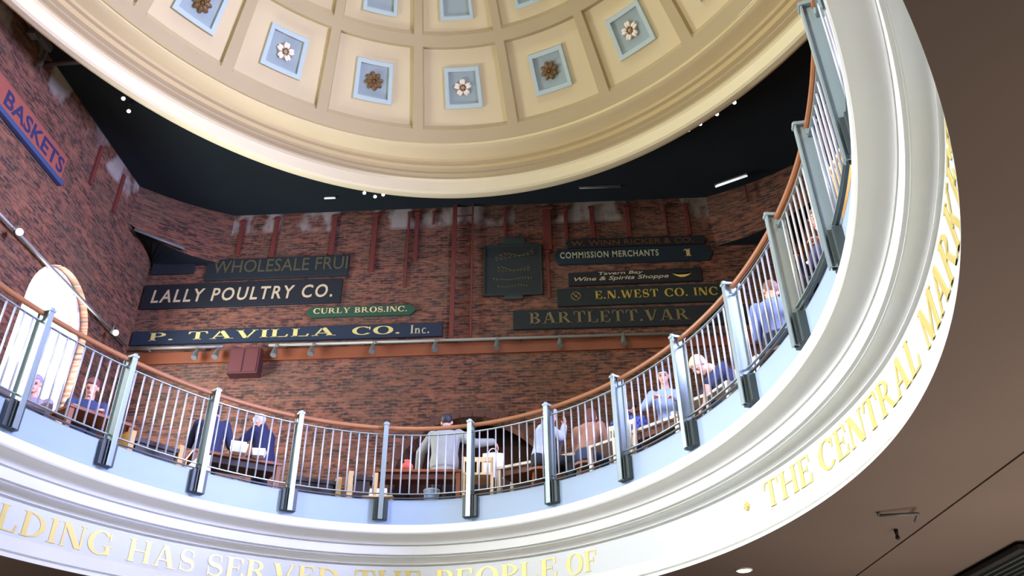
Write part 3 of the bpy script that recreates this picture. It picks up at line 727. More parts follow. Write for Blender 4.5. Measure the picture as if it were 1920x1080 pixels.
# ------------------------------------------------------------------ other things on the walls
struct(boxobj('trim_5', (-1.55, YB-.03, 9.765), (14.6, .06, .27), M['woodband'], bev=.008))
bm = bmesh.new(); rod(bm, (-8.95, YB-.15, 9.965), (-6.95, YB-.15, 9.955), .035, n=8); rod(bm, (-5.95, YB-.15, 9.945), (4.2, YB-.15, 9.89), .035, n=8)
for x in (-8.6, -7.4, -5.6, -3.9, -2.2, -.5, 1.2, 2.9): rod(bm, (x, YB-.15, 9.94), (x, YB-.002, 9.94), .02, n=6)
tag(from_bm('lighting_track', bm, M['track'], None, True), 'thin grey pipe track running along the back wall under the signs', 'lighting track')
bm = bmesh.new(); rod(bm, (XL+.12, 9.0, 9.98), (XL+.12, 15.4, 9.98), .03, n=8)
for y in (9.4, 11.2, 15.0): rod(bm, (XL+.12, y, 9.98), (XL-.01, y, 9.98), .02, n=6)
tag(from_bm('lighting_track', bm, M['track'], None, True), 'thin grey pipe track along the left wall over the arched window', 'lighting track')
def spot(loc, label, group, lit=True, aim=(0, -.35, -1), hang_up=.22, s=1.0):
    root = empty('spotlight', loc, 0, label, 'spotlight', group); d = Vector(aim).normalized()
    bm = bmesh.new(); rod(bm, (0, 0, hang_up), (0, 0, .03), .012*s, n=6); box(bm, (0, 0, .03), (.07*s, .03, .03)); from_bm('stem', bm, M['lampm'], root)
    bm = bmesh.new(); rod(bm, Vector()-d*.02, d*.16*s, .045*s, .075*s, 14); ball(bm, Vector()-d*.02, .048*s, 12, 8); from_bm('housing', bm, M['lampm'], root, False)
    bm = bmesh.new(); rod(bm, d*.150*s, d*.166*s, .066*s, .066*s, 14); from_bm('lens', bm, M['lens'] if lit else M['lensoff'], root)
    return root
GS = 'spotlights under the back wall track'
for x, lab in ((-7.50, 'first spotlight from the left under the back wall track'), (-7.05, 'spotlight just left of the dark red box'), (-5.78, 'spotlight just right of the dark red box'),
               (-4.98, 'spotlight under the track below the green pointed sign left end'), (-3.66, 'spotlight under the track below the navy sign letter O'), (-2.32, 'spotlight under the track left of the ladder foot'),
               (-1.0, 'spotlight under the track below the square green board'), (.34, 'spotlight under the track below the gold BARTLETT lettering'), (1.68, 'rightmost spotlight of the track in clear view, left of the railing')):
    spot((x, YB-.2, 9.80), lab, GS, False, (.0, -.35, -1), .14, 1.0)
spot((XL+.25, 14.55, 9.84), 'lit white spotlight right of the arched window on the left wall', 'spotlights on the left wall', True, (1, -.6, -.5), .14, .9)
spot((XL+.25, 11.0, 9.84), 'lit spotlight left of the arched window at the frame edge', 'spotlights on the left wall', True, (1, -.6, -.4), .14, .9)
GC = 'small lit spotlights on the black ceiling'
for (x, y), lab in (((-8.15, 11.5), 'upper of two lit ceiling spotlights above the BASKETS wall'), ((-8.2, 11.85), 'lower of two lit ceiling spotlights above the BASKETS wall'),
                    ((-4.01, 14.75), 'left of three lit ceiling spotlights at the dome lowest edge'), ((-3.79, 14.90), 'middle of three lit ceiling spotlights at the dome lowest edge'), ((-3.59, 14.84), 'right of three lit ceiling spotlights at the dome lowest edge'),
                    ((3.18, 13.1), 'lowest left lit ceiling spotlight right of the dome'), ((3.40, 12.93), 'second lit ceiling spotlight from the left, right of the dome'), ((3.70, 12.66), 'third lit ceiling spotlight from the left, right of the dome'), ((4.0, 12.35), 'highest right lit ceiling spotlight beside the dome edge')):
    spot((x, y, 13.42), lab, GC, True, (-.1*x, -.6, -1), .195, .55)
GT = 'strip lights near the ceiling'
def strip(p, q, label, r=.03, m='tube'):
    p, q = Vector(p), Vector(q); root = empty('strip_light', p, 0, label, 'strip light', GT)
    bm = bmesh.new(); rod(bm, (0, 0, 0), q-p, r, n=8); from_bm('tube', bm, M[m], root, True)
    bm = bmesh.new(); rod(bm, (0, 0, r*1.6), (q-p)+Vector((0, 0, r*1.6)), r*1.1, n=4)
    for k in (0.02, .98): rod(bm, (q-p)*k, (q-p)*k+Vector((0, 0, r*2)), r*1.15, n=8)
    from_bm('holder', bm, M['iron'], root)
strip((4.02, 15.0, 13.36), (4.70, 14.72, 13.42), 'bright strip light along the right brick corner under the ceiling', .028)
strip((.94, 15.1, 13.55), (1.90, 15.12, 13.55), 'dim strip light on the ceiling above the right signs', .02, 'lensoff')
strip((-5.02, 15.1, 13.55), (-4.76, 15.1, 13.55), 'short strip light on the ceiling left of the dome lowest edge', .02)
strip((-9.02, 14.5, 12.40), (-8.10, 15.12, 12.27), 'pale strip light under the left brick corner', .022, 'lensoff')
root = empty('red_speaker_box', (-6.40, YB-.13, 9.55), 0, 'dark red box on the back wall, hanging across the wooden band', 'wall box')
bm = bmesh.new(); box(bm, (0, 0, 0), (.66, .26, .62), bev=.015); from_bm('box_body', bm, M['redbox'], root)
bm = bmesh.new()
for sx in (-1, 1): box(bm, (sx*.155, -.132, 0), (.27, .02, .54), bev=.01)
from_bm('front_panel', bm, mat('red_panel', (88, 38, 34), .7, var=.15), root)
# iron ladder fixed to the wall
root = empty('wall_ladder', (-1.8, YB-.08, 10.0), 0, 'rust-red iron ladder climbing the brick wall beside the square green board', 'ladder')
for x, r in ((-.20, .05), (.22, .022)):
    bm = bmesh.new(); box(bm, (x, 0, 1.80), (r*2, .05, 3.62), bev=.006); from_bm('stile', bm, M['rust'], root)
for k in range(10):
    bm = bmesh.new(); rod(bm, (-.20, 0, .22+k*.34), (.22, 0, .22+k*.34), .016, n=8); from_bm('rung', bm, M['rust'], root, True)
GI = 'rusty iron straps hanging on the back wall'
for x, z0, z1, w, lab in ((-7.10, 12.45, 13.45, .10, 'rusty strap at far left beside the brick corner'), (-6.28, 12.32, 13.5, .10, 'second rusty strap from the left above the WHOLESALE sign'), (-4.88, 12.33, 13.5, .11, 'rusty strap above the right end of the WHOLESALE sign'),
                          (-3.90, 11.83, 13.5, .11, 'long rusty strap right of the WHOLESALE sign'), (-3.10, 11.37, 13.5, .05, 'longest thin dark strap left of the ladder'), (-2.90, 12.08, 13.5, .09, 'rusty strap close left of the ladder'), (-2.51, 13.1, 13.5, .05, 'very short strap above, left of the ladder'),
                          (-.82, 12.66, 13.5, .07, 'rusty strap above the square green board'), (.16, 12.25, 13.5, .20, 'broad rusty strap right of the square green board'), (.14, 10.96, 12.24, .08, 'lower rusty strap hanging beside the green board right edge'), (.60, 12.52, 13.45, .08, 'first narrow strap above the right group of signs'),
                          (1.22, 12.52, 13.45, .10, 'second strap above the right group of signs'), (2.05, 12.52, 13.42, .11, 'third strap above the right group of signs'), (2.92, 12.52, 13.42, .05, 'fourth, thin dark strap above the right group of signs'), (3.42, 12.52, 13.42, .09, 'fifth strap above the right end of the signs')):
    bm = bmesh.new(); box(bm, (0, 0, (z1-z0)/2), (w, .05, z1-z0), bev=.006); box(bm, (0, -.02, z1-z0-.06), (w*1.5, .04, .06), bev=.006)
    o = from_bm('iron_strap', bm, M['rust']); o.location = (x, YB-.02, z0); tag(o, lab, 'wall strap', GI)
bm = bmesh.new(); box(bm, (0, 0, .22), (.06, .06, .44), bev=.006); o = from_bm('iron_strap', bm, M['rust']); o.location = (4.72, 15.12, 13.0); tag(o, 'short dark strap on the right brick corner', 'wall strap', GI)
for y, z0, lab in ((12.75, 12.30, 'upper dark red strap on the left wall beyond BASKETS'), (13.75, 12.35, 'second dark strap on the left wall near the corner')):
    bm = bmesh.new(); box(bm, (0, 0, .5), (.05, .10, 1.0), bev=.006); o = from_bm('iron_strap', bm, M['rust']); o.location = (XL+.02, y, z0); tag(o, lab, 'wall strap', 'rusty straps on the left wall')
bm = bmesh.new(); rod(bm, (XL+.02, 10.45, 13.30), (-7.6, 10.42, 13.30), .045, n=8); tag(from_bm('ceiling_pipe', bm, M['iron'], None, True), 'pale horizontal pipe leaving the left wall under the dome edge', 'pipe')
bm = bmesh.new(); box(bm, (XL+.20, 9.6, 13.45), (.10, 1.3, .14), bev=.01); box(bm, (XL+.16, 10.22, 13.25), (.06, .06, .45)); box(bm, (XL+.22, 9.75, 13.32), (.14, .16, .16), bev=.01)
tag(from_bm('ceiling_bracket', bm, M['iron']), 'grey metal bracket frame high on the left wall near the dome', 'bracket')

# ------------------------------------------------------------------ under the gallery
root = empty('downlight', (1.99, 8.94, ZG), 0, 'lit round recessed downlight in the brown ceiling below the inscription', 'ceiling light')
bm = bmesh.new(); rod(bm, (0, 0, -.012), (0, 0, .0), .085, .085, 28); from_bm('trim_ring', bm, M['white'], root)
bm = bmesh.new(); rod(bm, (0, 0, -.018), (0, 0, -.010), .066, .066, 28); from_bm('glowing_lens', bm, M['down'], root)
ll = bpy.data.lights.new('downlight_lamp', 'SPOT'); ll.energy = 30; ll.spot_size = 2.2; ll.color = (1, .88, .7); lo = bpy.data.objects.new('downlight_lamp', ll); COL.objects.link(lo); lo.location = (1.99, 8.94, ZG-.05)
bm = bmesh.new(); box(bm, (4.6, 5.4, ZG-.005), (2.68, 20.6, .014), bev=.003); struct(from_bm('trim_6', bm, M['soffit']))
bm = bmesh.new(); rod(bm, (2.72, 6.95, ZG-.03), (3.0, 6.85, ZG-.05), .012, n=6); rod(bm, (3.0, 6.85, ZG-.05), (3.04, 7.05, ZG-.06), .010, n=6); rod(bm, (2.72, 6.95, ZG-.03), (2.72, 6.95, ZG+.01), .014, n=6)
tag(from_bm('sprinkler_pipe', bm, M['iron'], None, True), 'small bent sprinkler pipe on the brown ceiling at lower right', 'pipe')
bm = bmesh.new(); rod(bm, (3.05, 7.50, ZG-.005), (3.05, 7.50, ZG-.07), .018, .012, 10); ball(bm, (3.05, 7.5, ZG-.075), .02, 10, 8)
tag(from_bm('fire_sprinkler', bm, M['dark'], None, True), 'small black sprinkler head on the brown ceiling at lower right', 'sprinkler')
root = empty('air_grille', (4.95, 8.7, ZG-.07), 0, 'dark ribbed air grille in the brown ceiling at the lower right corner', 'vent')
bm = bmesh.new(); box(bm, (0, 0, 0), (1.3, 1.5, .05), bev=.01); from_bm('grille_frame', bm, M['dark'], root)
for k in range(12):
    bm = bmesh.new(); box(bm, (-.55+k*.10, 0, -.035), (.03, 1.38, .03)); from_bm('blade', bm, M['bracket'], root)

# ------------------------------------------------------------------ furniture on the gallery
def ring_near(x, y):
    best = min(range(0, R0.n, 8), key=lambda i: (R0.p[i].x-x)**2+(R0.p[i].y-y)**2); p, t, n = R0.at(R0.s[best]); return math.atan2(t.y, t.x)
def table(x, y, L, D, label, mtop, mleg, h=.73, rz=None, apron=True, ends='panel', tone=None):
    rz = ring_near(x, y) if rz is None else rz
    root = empty('dining_table', (x, y, ZF), rz, label, 'table', 'tables along the gallery railing')
    bm = bmesh.new(); box(bm, (0, 0, h-.02), (L, D, .04), bev=.006); from_bm('table_top', bm, mtop, root)
    if apron: bm = bmesh.new(); box(bm, (0, 0, h-.085), (L-.12, D-.12, .09)); from_bm('apron', bm, M['wood'] if tone is None else tone, root)
    for sx in (-1, 1):
        for sy in (-1, 1):
            bm = bmesh.new(); box(bm, (sx*(L/2-.04), sy*(D/2-.05), (h-.04)/2), (.06, .06, h-.04), bev=.004); from_bm('leg', bm, mleg, root)
    return root
def bench(x, y, L, label, m, mend, h=.46, D=.36, rz=None, back=False, group='benches along the gallery railing'):
    rz = ring_near(x, y) if rz is None else rz
    root = empty('bench', (x, y, ZF), rz, label, 'bench', group)
    bm = bmesh.new(); box(bm, (0, 0, h-.03), (L, D, .06), bev=.012); from_bm('seat', bm, m, root)
    bm = bmesh.new(); box(bm, (0, 0, h-.17), (L-.1, D-.06, .22)); from_bm('apron', bm, M['dunder'], root)
    for sx in (-1, 1): bm = bmesh.new(); box(bm, (sx*(L/2+.02), 0, h/2+.03), (.07, D, h+.06), bev=.006); from_bm('end_panel', bm, mend, root)
    if back: bm = bmesh.new(); box(bm, (0, D/2, h+.22), (L, .05, .44), bev=.015); from_bm('backrest', bm, m, root)
    return root
def chair(x, y, rz, label, m, group='light wooden chairs on the gallery', slats=5):
    root = empty('slatted_chair', (x, y, ZF), rz, label, 'chair', group)
    bm = bmesh.new(); box(bm, (0, 0, .44), (.42, .42, .035), bev=.01); from_bm('seat', bm, m, root)
    for sx in (-1, 1):
        bm = bmesh.new(); box(bm, (sx*.19, .19, .21), (.04, .04, .42)); from_bm('leg', bm, m, root)
        bm = bmesh.new(); rod(bm, (sx*.19, -.19, 0), (sx*.20, -.26, .84), .02, n=8); from_bm('leg', bm, m, root, True)
    bm = bmesh.new(); box(bm, (0, -.25, .80), (.40, .03, .07), bev=.008, rx=.08)
    from_bm('top_rail', bm, m, root)
    for k in range(slats):
        bm = bmesh.new(); x_ = -.14+.28*k/(slats-1); rod(bm, (x_, -.20, .45), (x_, -.25, .80), .015, n=6); from_bm('slat', bm, m, root)
    return root
def stool(x, y, h, label):
    h -= .035; root = empty('stool', (x, y, ZF), 0, label, 'stool', 'stools under the seated people')
    bm = bmesh.new(); rod(bm, (0, 0, h-.035), (0, 0, h), .17, .17, 20); from_bm('seat', bm, M['wood'], root)
    for k in range(4):
        a = PI/4+PI/2*k; bm = bmesh.new(); rod(bm, (.17*math.cos(a), .17*math.sin(a), 0), (.11*math.cos(a), .11*math.sin(a), h-.03), .016, n=8); from_bm('leg', bm, M['wood'], root, True)
    return root
def edge_table(x0, y0, x1, y1, D, label, mtop, mleg, **k):        # placed by its edge towards the railing
    rz = math.atan2(y1-y0, x1-x0); return table((x0+x1)/2-math.sin(rz)*D/2, (y0+y1)/2+math.cos(rz)*D/2, math.hypot(x1-x0, y1-y0), D, label, mtop, mleg, rz=rz, **k)
bench(-6.02, 8.10, .9, 'mauve padded bench at far left in front of the arched window', M['mauve'], M['mauve'], .56, .36)
edge_table(-5.60, 8.72, -5.14, 9.44, .50, 'orange-brown wooden table in front of the seated person by the window', M['wood'], M['wood'], apron=False)
bench(-4.94, 9.56, .62, 'dark bench with golden wood end, between second and third clear posts', M['dunder'], mat('golden_wood', (206, 158, 84), .5, var=.1), .50, .30)
edge_table(-4.72, 10.27, -3.72, 10.95, .50, 'brown wooden table holding the white paper box', M['wood'], M['wood'], tone=M['dunder'])
bench(-3.32, 11.20, .62, 'dark bench with pale wood ends right of the white paper box table', M['dunder'], M['woodlight'], .54, .28)
edge_table(-2.50, 11.30, -1.26, 11.40, .36, 'long brown wooden table in front of the man in the grey jacket', M['wood'], M['wood'], tone=mat('red_brown_wood', (96, 58, 38), .6, var=.2))
bench(-2.63, 11.20, .30, 'short dark bench with pale wood ends at the left end of the long table', M['dunder'], M['woodlight'], .56, .24)
edge_table(-.76, 11.36, .42, 10.80, .50, 'table with bright pale edge and leg behind the sitter in pale blue', M['woodpale'], M['woodpale'], tone=mat('red_brown_apron', (110, 66, 46), .6, var=.2))
edge_table(1.03, 10.16, 1.61, 9.59, .40, 'pale edged table behind which the sunlit person leans', M['woodpale'], M['woodpale'], tone=mat('brown_apron', (116, 72, 54), .6, var=.2))
edge_table(1.66, 9.22, 2.14, 8.70, .36, 'pale edged table under the elbow of the person in navy shirt', M['woodpale'], M['woodpale'], apron=False)
edge_table(2.42, 8.30, 2.66, 7.62, .30, 'brown table beside the white-haired sitter at right', M['wood'], M['wood'])
chair(-.98, 10.98, PI+.1, 'light wooden chair with slatted back below the white bag', M['woodlight'])
chair(.80, 9.92, -.72+PI, 'cream wooden chair beside the post, in front of the plaid shirt', M['woodpale'])
chair(2.02, 8.34, -1.15+PI, 'cream wooden chair below the person in navy shirt', M['woodpale'])
root = empty('wooden_cabinet', (2.76, 5.30, ZF), -1.52, 'tan wooden cabinet at the far right seen through the railing bars', 'cabinet')
bm = bmesh.new(); box(bm, (0, 0, .66), (1.25, .40, 1.24), bev=.01); from_bm('carcass', bm, mat('tan_wood', (222, 178, 112), .5, var=.1, vscale=8), root)
bm = bmesh.new(); box(bm, (0, 0, 1.30), (1.31, .46, .04), bev=.008); from_bm('cabinet_top', bm, M['woodlight'], root)
bm = bmesh.new(); box(bm, (0, 0, .03), (1.2, .36, .06)); from_bm('plinth', bm, M['dunder'], root)
for sx in (-1, 1):
    bm = bmesh.new(); box(bm, (sx*.31, -.205, .68), (.58, .02, 1.12), bev=.006); dd = from_bm('door', bm, mat('tan_door', (214, 168, 100), .5, var=.1, vscale=8), root)
    bm = bmesh.new(); rod(bm, (sx*.07, -.235, .66), (sx*.07, -.235, .80), .01, n=8); from_bm('handle', bm, M['bracket'], dd)
# small things on and under the tables
def paper_box(x, y, z, s, label, rz=.5, lid=True):
    root = empty('takeaway_box', (x, y, z), rz, label, 'box', 'paper packaging on the tables')
    bm = bmesh.new(); r = bmesh.ops.create_cone(bm, cap_ends=True, segments=4, radius1=s*.62, radius2=s*.78, depth=s*.6); bmesh.ops.rotate(bm, verts=bm.verts, cent=(0, 0, 0), matrix=Matrix.Rotation(PI/4, 3, 'Z')); bmesh.ops.translate(bm, vec=(0, 0, s*.3), verts=bm.verts)
    from_bm('tray', bm, M['paper'], root)
    if lid: bm = bmesh.new(); box(bm, (0, s*.55, s*.85), (s*1.05, .012, s*.6), bev=.003, rx=-.25); from_bm('lid', bm, M['paper'], root)
    return root
def cup(x, y, z, label, rgb=(240, 240, 240), r=.042, h=.12):
    root = empty('drink_cup', (x, y, z), 0, label, 'cup', 'cups on the gallery')
    bm = bmesh.new(); rod(bm, (0, 0, 0), (0, 0, h), r*.75, r, 20); from_bm('cup_body', bm, mat('cup_paper', rgb, .5), root, False)
    bm = bmesh.new(); rod(bm, (0, 0, h), (0, 0, h+.012), r*1.05, r*1.0, 20); from_bm('lid', bm, M['paper'], root)
    return root
TZ = ZF+.73
paper_box(-4.22, 10.55, TZ, .20, 'open white paper box on the brown table, left of the two'); paper_box(-3.98, 10.68, TZ, .16, 'smaller white paper tray on the brown table beside the open box', .2, False)
cup(.46, 11.06, TZ, 'clear grey cup standing on the pale table near the eating sitter', (176, 188, 190), .05, .18)
cup(1.62, 9.86, TZ, 'white cup on the table before the sunlit sitter', (248, 248, 250))
cup(-4.00, 10.02, ZF, 'white paper cup on the floor just behind the railing bars', (246, 246, 246), .06, .16)
cup(-1.60, 10.92, ZF, 'blue and white cup on the floor below the man in grey jacket', (150, 176, 214), .11, .26)
def crumpled(x, y, z, s, label, seed):
    rnd = random.Random(seed); bm = bmesh.new(); bmesh.ops.create_icosphere(bm, subdivisions=3, radius=s)
    for v in bm.verts: v.co *= rnd.uniform(.75, 1.1); v.co.z *= .7
    bmesh.ops.translate(bm, vec=(0, 0, s*.62), verts=bm.verts)
    o = from_bm('crumpled_paper', bm, M['paper']); o.location = (x, y, z); tag(o, label, 'paper', 'crumpled papers on the gallery floor'); return o
crumpled(-3.78, 10.22, ZF, .10, 'crumpled white paper on the floor under the brown table', 3); crumpled(-1.22, 10.90, ZF, .06, 'small crumpled paper left of the slatted chair', 5)
root = empty('paper_bag', (-4.42, 9.72, ZF), .6, 'slumped cream paper bag on the floor left of the white post, below the dark coat', 'bag')
bm = bmesh.new(); loft(bm, [((0, 0, 0), Vector((1, 0, 0)), Vector((0, 1, 0)), .20, .10), ((.05, 0, .22), Vector((1, 0, 0)), Vector((0, 1, 0)), .16, .09), ((.11, 0, .42), Vector((1, 0, 0)), Vector((0, 1, 0)), .07, .03)], 8)
from_bm('bag_body', bm, mat('cream_paper', (244, 234, 210), .7, var=.04, vscale=10), root)
bm = bmesh.new(); box(bm, (.115, 0, .43), (.15, .05, .02), bev=.005); from_bm('folded_top', bm, M['paper'], root)
root = empty('condiment_rack', (-2.35, 11.02, ZF), .0, 'small golden wooden rack with three pale jars at the railing foot', 'rack')
bm = bmesh.new(); box(bm, (0, 0, .02), (.42, .16, .04)); box(bm, (0, .07, .12), (.42, .02, .20)); box(bm, (-.2, 0, .10), (.02, .16, .18)); box(bm, (.2, 0, .10), (.02, .16, .18)); box(bm, (0, 0, .22), (.42, .16, .02)); from_bm('rack_body', bm, M['woodlight'], root)
for k in range(3):
    bm = bmesh.new(); rod(bm, (-.10+.10*k, -.02, .24), (-.10+.10*k, -.02, .34), .028, .022, 12); from_bm('jar', bm, M['paper'], root)
root = empty('red_fruit_bag', (-2.05, 11.45, TZ), 0, 'small red bundle on the long brown table left of the grey jacket', 'bag')
bm = bmesh.new(); ball(bm, (0, 0, .07), (.09, .08, .07), 14, 10); rod(bm, (0, 0, .12), (0, 0, .17), .03, .05, 10); from_bm('bundle', bm, mat('coral_red', (214, 96, 84), .6, var=.1), root, True)

# ------------------------------------------------------------------ people
def limb(bm, p, q, r0, r1, n=12, over=True):
    p, q = Vector(p), Vector(q); rod(bm, p, q, r0, r1, n)
    if over: ball(bm, p, r0, n, 8); ball(bm, q, r1, n, 8)
def bake(name, bm, m, parent, voxel=.009, smooth=5):
    bmesh.ops.recalc_face_normals(bm, faces=bm.faces); me = bpy.data.meshes.new('t'); bm.to_mesh(me); bm.free()
    o = bpy.data.objects.new('t', me); COL.objects.link(o)
    r = o.modifiers.new('r', 'REMESH'); r.mode = 'VOXEL'; r.voxel_size = voxel
    s = o.modifiers.new('s', 'SMOOTH'); s.factor = .5; s.iterations = smooth
    dg = bpy.context.evaluated_depsgraph_get(); dg.update(); out = bpy.data.meshes.new_from_object(o.evaluated_get(dg))
    bpy.data.objects.remove(o); bpy.data.meshes.remove(me); out.name = name; out.materials.clear()
    return link(name, out, m, parent, True)
SKIN = (226, 172, 148)
def person(x, y, yaw, label, seat=None, lean=0, side=0, head=(0, 0), armL=None, armR=None, shirt=(60, 70, 110), pants=(40, 44, 56), hair=(50, 40, 36), hairstyle='short',
           sleeves='long', skin=SKIN, bulk=1.0, sc=1.0, hat=None, stripes=None, curlL=.9, curlR=.9):
    """local frame: faces +y, x to its right; arm = (elbow, wrist, finger direction) in metres from the shoulder"""
    root = empty('person', (x, y, ZF), yaw, label, 'person', 'people on the gallery'); root.scale = (sc, sc, sc)
    mskin = mat('skin', skin, .55, var=.05, vscale=20); msh = mat('shirt_cloth', shirt, .85, var=.12, vscale=14, bump=.3); mpa = mat('trouser_cloth', pants, .85, var=.1, vscale=14)
    if stripes:
        nt = msh.node_tree; w = nt.nodes.new('ShaderNodeTexChecker'); w.inputs['Scale'].default_value = 26; w.inputs['Color1'].default_value = (*lin(shirt), 1); w.inputs['Color2'].default_value = (*lin(stripes), 1)
        tc = nt.nodes.new('ShaderNodeTexCoord'); nt.links.new(tc.outputs['Object'], w.inputs['Vector']); nt.links.new(w.outputs['Color'], nt.nodes['Principled BSDF'].inputs['Base Color'])
    hipz = .92 if seat is None else seat+.10
    Rt = Matrix.Rotation(-math.radians(lean), 3, 'X') @ Matrix.Rotation(math.radians(side), 3, 'Y')
    hip = Vector((0, 0, hipz)); X, Y = Vector((1, 0, 0)), Vector((0, 1, 0))
    def tp(dx, dy, dz): return hip+Rt @ Vector((dx, dy, dz))
    ax, ay = Rt @ X, Rt @ Y
    tors = [(-.06, .150, .105), (.04, .158, .112), (.16, .138, .098), (.28, .150, .108), (.40, .165, .112), (.47, .150, .090), (.505, .085, .060)]
    sh = {-1: tp(-.185, 0, .45), 1: tp(.185, 0, .45)}
    neck0, neck1 = tp(0, .0, .49), tp(0, .015, .575)
    Hr = Rt @ Matrix.Rotation(math.radians(-head[0]), 3, 'Z') @ Matrix.Rotation(-math.radians(head[1]), 3, 'X')
    hc = neck1+Rt @ Vector((0, .0, .0))+Hr @ Vector((0, .022, .105))
    arms = {}
    for sg, spec in ((-1, armL), (1, armR)):
        if spec is None: spec = ((sg*.06, -.03, -.29), (sg*.05, .06, -.54), (0, .15, -1))
        e, w, fd = [Vector(v) for v in spec]; e = sh[sg]+e; w = sh[sg]+w
        e = sh[sg]+(e-sh[sg]).normalized()*.29; w = e+(w-e).normalized()*.26; arms[sg] = (e, w, fd.normalized())
    legs = {}
    for sg in (-1, 1):
        h0 = hip+Vector((sg*.09, 0, -.03))
        if seat is None: legs[sg] = (h0, Vector((sg*.10, .03, .50)), Vector((sg*.11, -.01, .09)))
        else: legs[sg] = (h0, Vector((sg*.11, .43, seat+.06)), Vector((sg*.11, .40 if seat < .6 else .30, .09)))
    # body: one continuous surface
    bm = bmesh.new(); loft(bm, [(tp(0, 0, z), ax, ay, rx*.93, ry*.93) for z, rx, ry in tors])
    limb(bm, neck0, neck1, .060, .054)
    def hb(c, r): ball(bm, hc+Hr @ Vector(c), r, 16, 12, Hr)
    hb((0, -.008, .025), (.074, .094, .090)); hb((0, .020, -.045), (.056, .066, .068)); hb((0, .070, -.082), (.026, .022, .022))
    hb((0, .096, -.022), (.013, .020, .016)); limb(bm, hc+Hr @ Vector((0, .088, .020)), hc+Hr @ Vector((0, .103, -.018)), .009, .012, 8)
    for sg in (-1, 1): hb((sg*.076, -.005, -.012), (.012, .022, .034)); hb((sg*.032, .078, .028), (.024, .014, .010))
    for sg in (-1, 1):
        e, w, fd = arms[sg]
        limb(bm, sh[sg], e, .050, .040); limb(bm, e, w, .041, .027)
        # hand: palm, four fingers of different length and a thumb from the side of the palm
        up = Vector((0, 0, 1)) if abs(fd.z) < .8 else Vector((0, 1, 0)); sx_ = fd.cross(up).normalized(); nrm = sx_.cross(fd).normalized(); rotm = Matrix((sx_, fd, nrm)).transposed()
        ball(bm, w+fd*.045, (.040, .052, .018), 12, 8, rotm); cur = curlL if sg < 0 else curlR
        for k, ln in enumerate((.070, .080, .075, .058)):
            p0 = w+fd*.085+sx_*(-.030+.020*k); a1 = cur*.5; p1 = p0+(fd*math.cos(a1)-nrm*math.sin(a1))*ln*.5; p2 = p1+(fd*math.cos(a1*2.3)-nrm*math.sin(a1*2.3))*ln*.5
            limb(bm, p0-fd*.02, p1, .0095, .009, 8); limb(bm, p1, p2, .009, .0075, 8)
        p0 = w+fd*.028+sx_*(-sg*.034); p1 = p0+(fd*.6-sx_*sg*.8-nrm*.2).normalized()*.036; p2 = p1+(fd*.9-sx_*sg*.2-nrm*.4).normalized()*.032
        limb(bm, p0, p1, .012, .010, 8); limb(bm, p1, p2, .010, .008, 8)
    for sg in (-1, 1):
        h0, k, a = legs[sg]; limb(bm, h0, k, .078, .052); limb(bm, k, a, .052, .036); limb(bm, a, a+Vector((0, .13, -.05)), .034, .028)
    bake('body', bm, mskin, root, .0085, 3)
    # clothes
    bm = bmesh.new(); g = .014*bulk; loft(bm, [(tp(0, 0, z), ax, ay, rx+g*(1.6 if bulk > 1.2 else 1), ry+g*(1.8 if bulk > 1.2 else 1)) for z, rx, ry in tors[(0 if bulk > 1.2 else 1):-1]]+[(tp(0, 0, .512), ax, ay, .078, .066)])
    if bulk > 1.2: loft(bm, [(tp(0, 0, z), ax, ay, rx, ry) for z, rx, ry in ((-.16, .185, .14), (.0, .19, .15), (.2, .18, .135))])
    for sg in (-1, 1):
        e, w, fd = arms[sg]; limb(bm, sh[sg], e, .056+g*.8, .046+g*.7)
        if sleeves == 'long': limb(bm, e, e.lerp(w, .93), .047+g*.7, .036+g*.5)
        elif sleeves == 'short': pass
    if bulk > 1.2: limb(bm, tp(0, -.02, .50), tp(0, -.01, .545), .075, .070)
    shirt_o = bake('jacket' if bulk > 1.2 else 'shirt', bm, msh, root, .010, 6)
    bm = bmesh.new(); loft(bm, [(hip+Vector((0, 0, z)), X, Y, rx, ry) for z, rx, ry in ((-.10, .150, .118), (0, .168, .124), (.07, .162, .118))])
    for sg in (-1, 1): h0, k, a = legs[sg]; limb(bm, h0, k, .092, .068); limb(bm, k, a+Vector((0, 0, .03)), .068, .054)
    bake('trousers', bm, mpa, root, .012, 5)
    for sg in (-1, 1):
        a = legs[sg][2]; bm = bmesh.new(); limb(bm, a+Vector((0, -.02, -.03)), a+Vector((0, .15, -.045)), .046, .040); bake('shoe', bm, M['dark'], root, .012, 3)
    mh = mat('hair_colour', hair, .6, var=.15, vscale=40)
    if hairstyle:
        bm = bmesh.new(); ball(bm, hc+Hr @ Vector((0, -.022, .036)), (.082, .096, .092), 18, 12, Hr)
        ball(bm, hc+Hr @ Vector((0, .028, .080)), (.062, .055, .040), 14, 10, Hr)
        if hairstyle == 'long':
            limb(bm, hc+Hr @ Vector((0, -.06, .0)), hc+Hr @ Vector((0, -.075, -.13)), .075, .060)
            for sg in (-1, 1): limb(bm, hc+Hr @ Vector((sg*.066, -.02, .02)), hc+Hr @ Vector((sg*.07, -.03, -.11)), .026, .022)
        if hairstyle == 'bun': ball(bm, hc+Hr @ Vector((0, -.12, .03)), .045, 12, 8)
        bake('hair', bm, mh, root, .009, 2)
    if hat:
        bm = bmesh.new(); ball(bm, hc+Hr @ Vector((0, -.010, .050)), (.088, .104, .080), 18, 12, Hr); ball(bm, hc+Hr @ Vector((0, .095, .048)), (.062, .060, .010), 14, 8, Hr)
        bake('cap', bm, mat('cap_cloth', hat, .8), root, .009, 2)
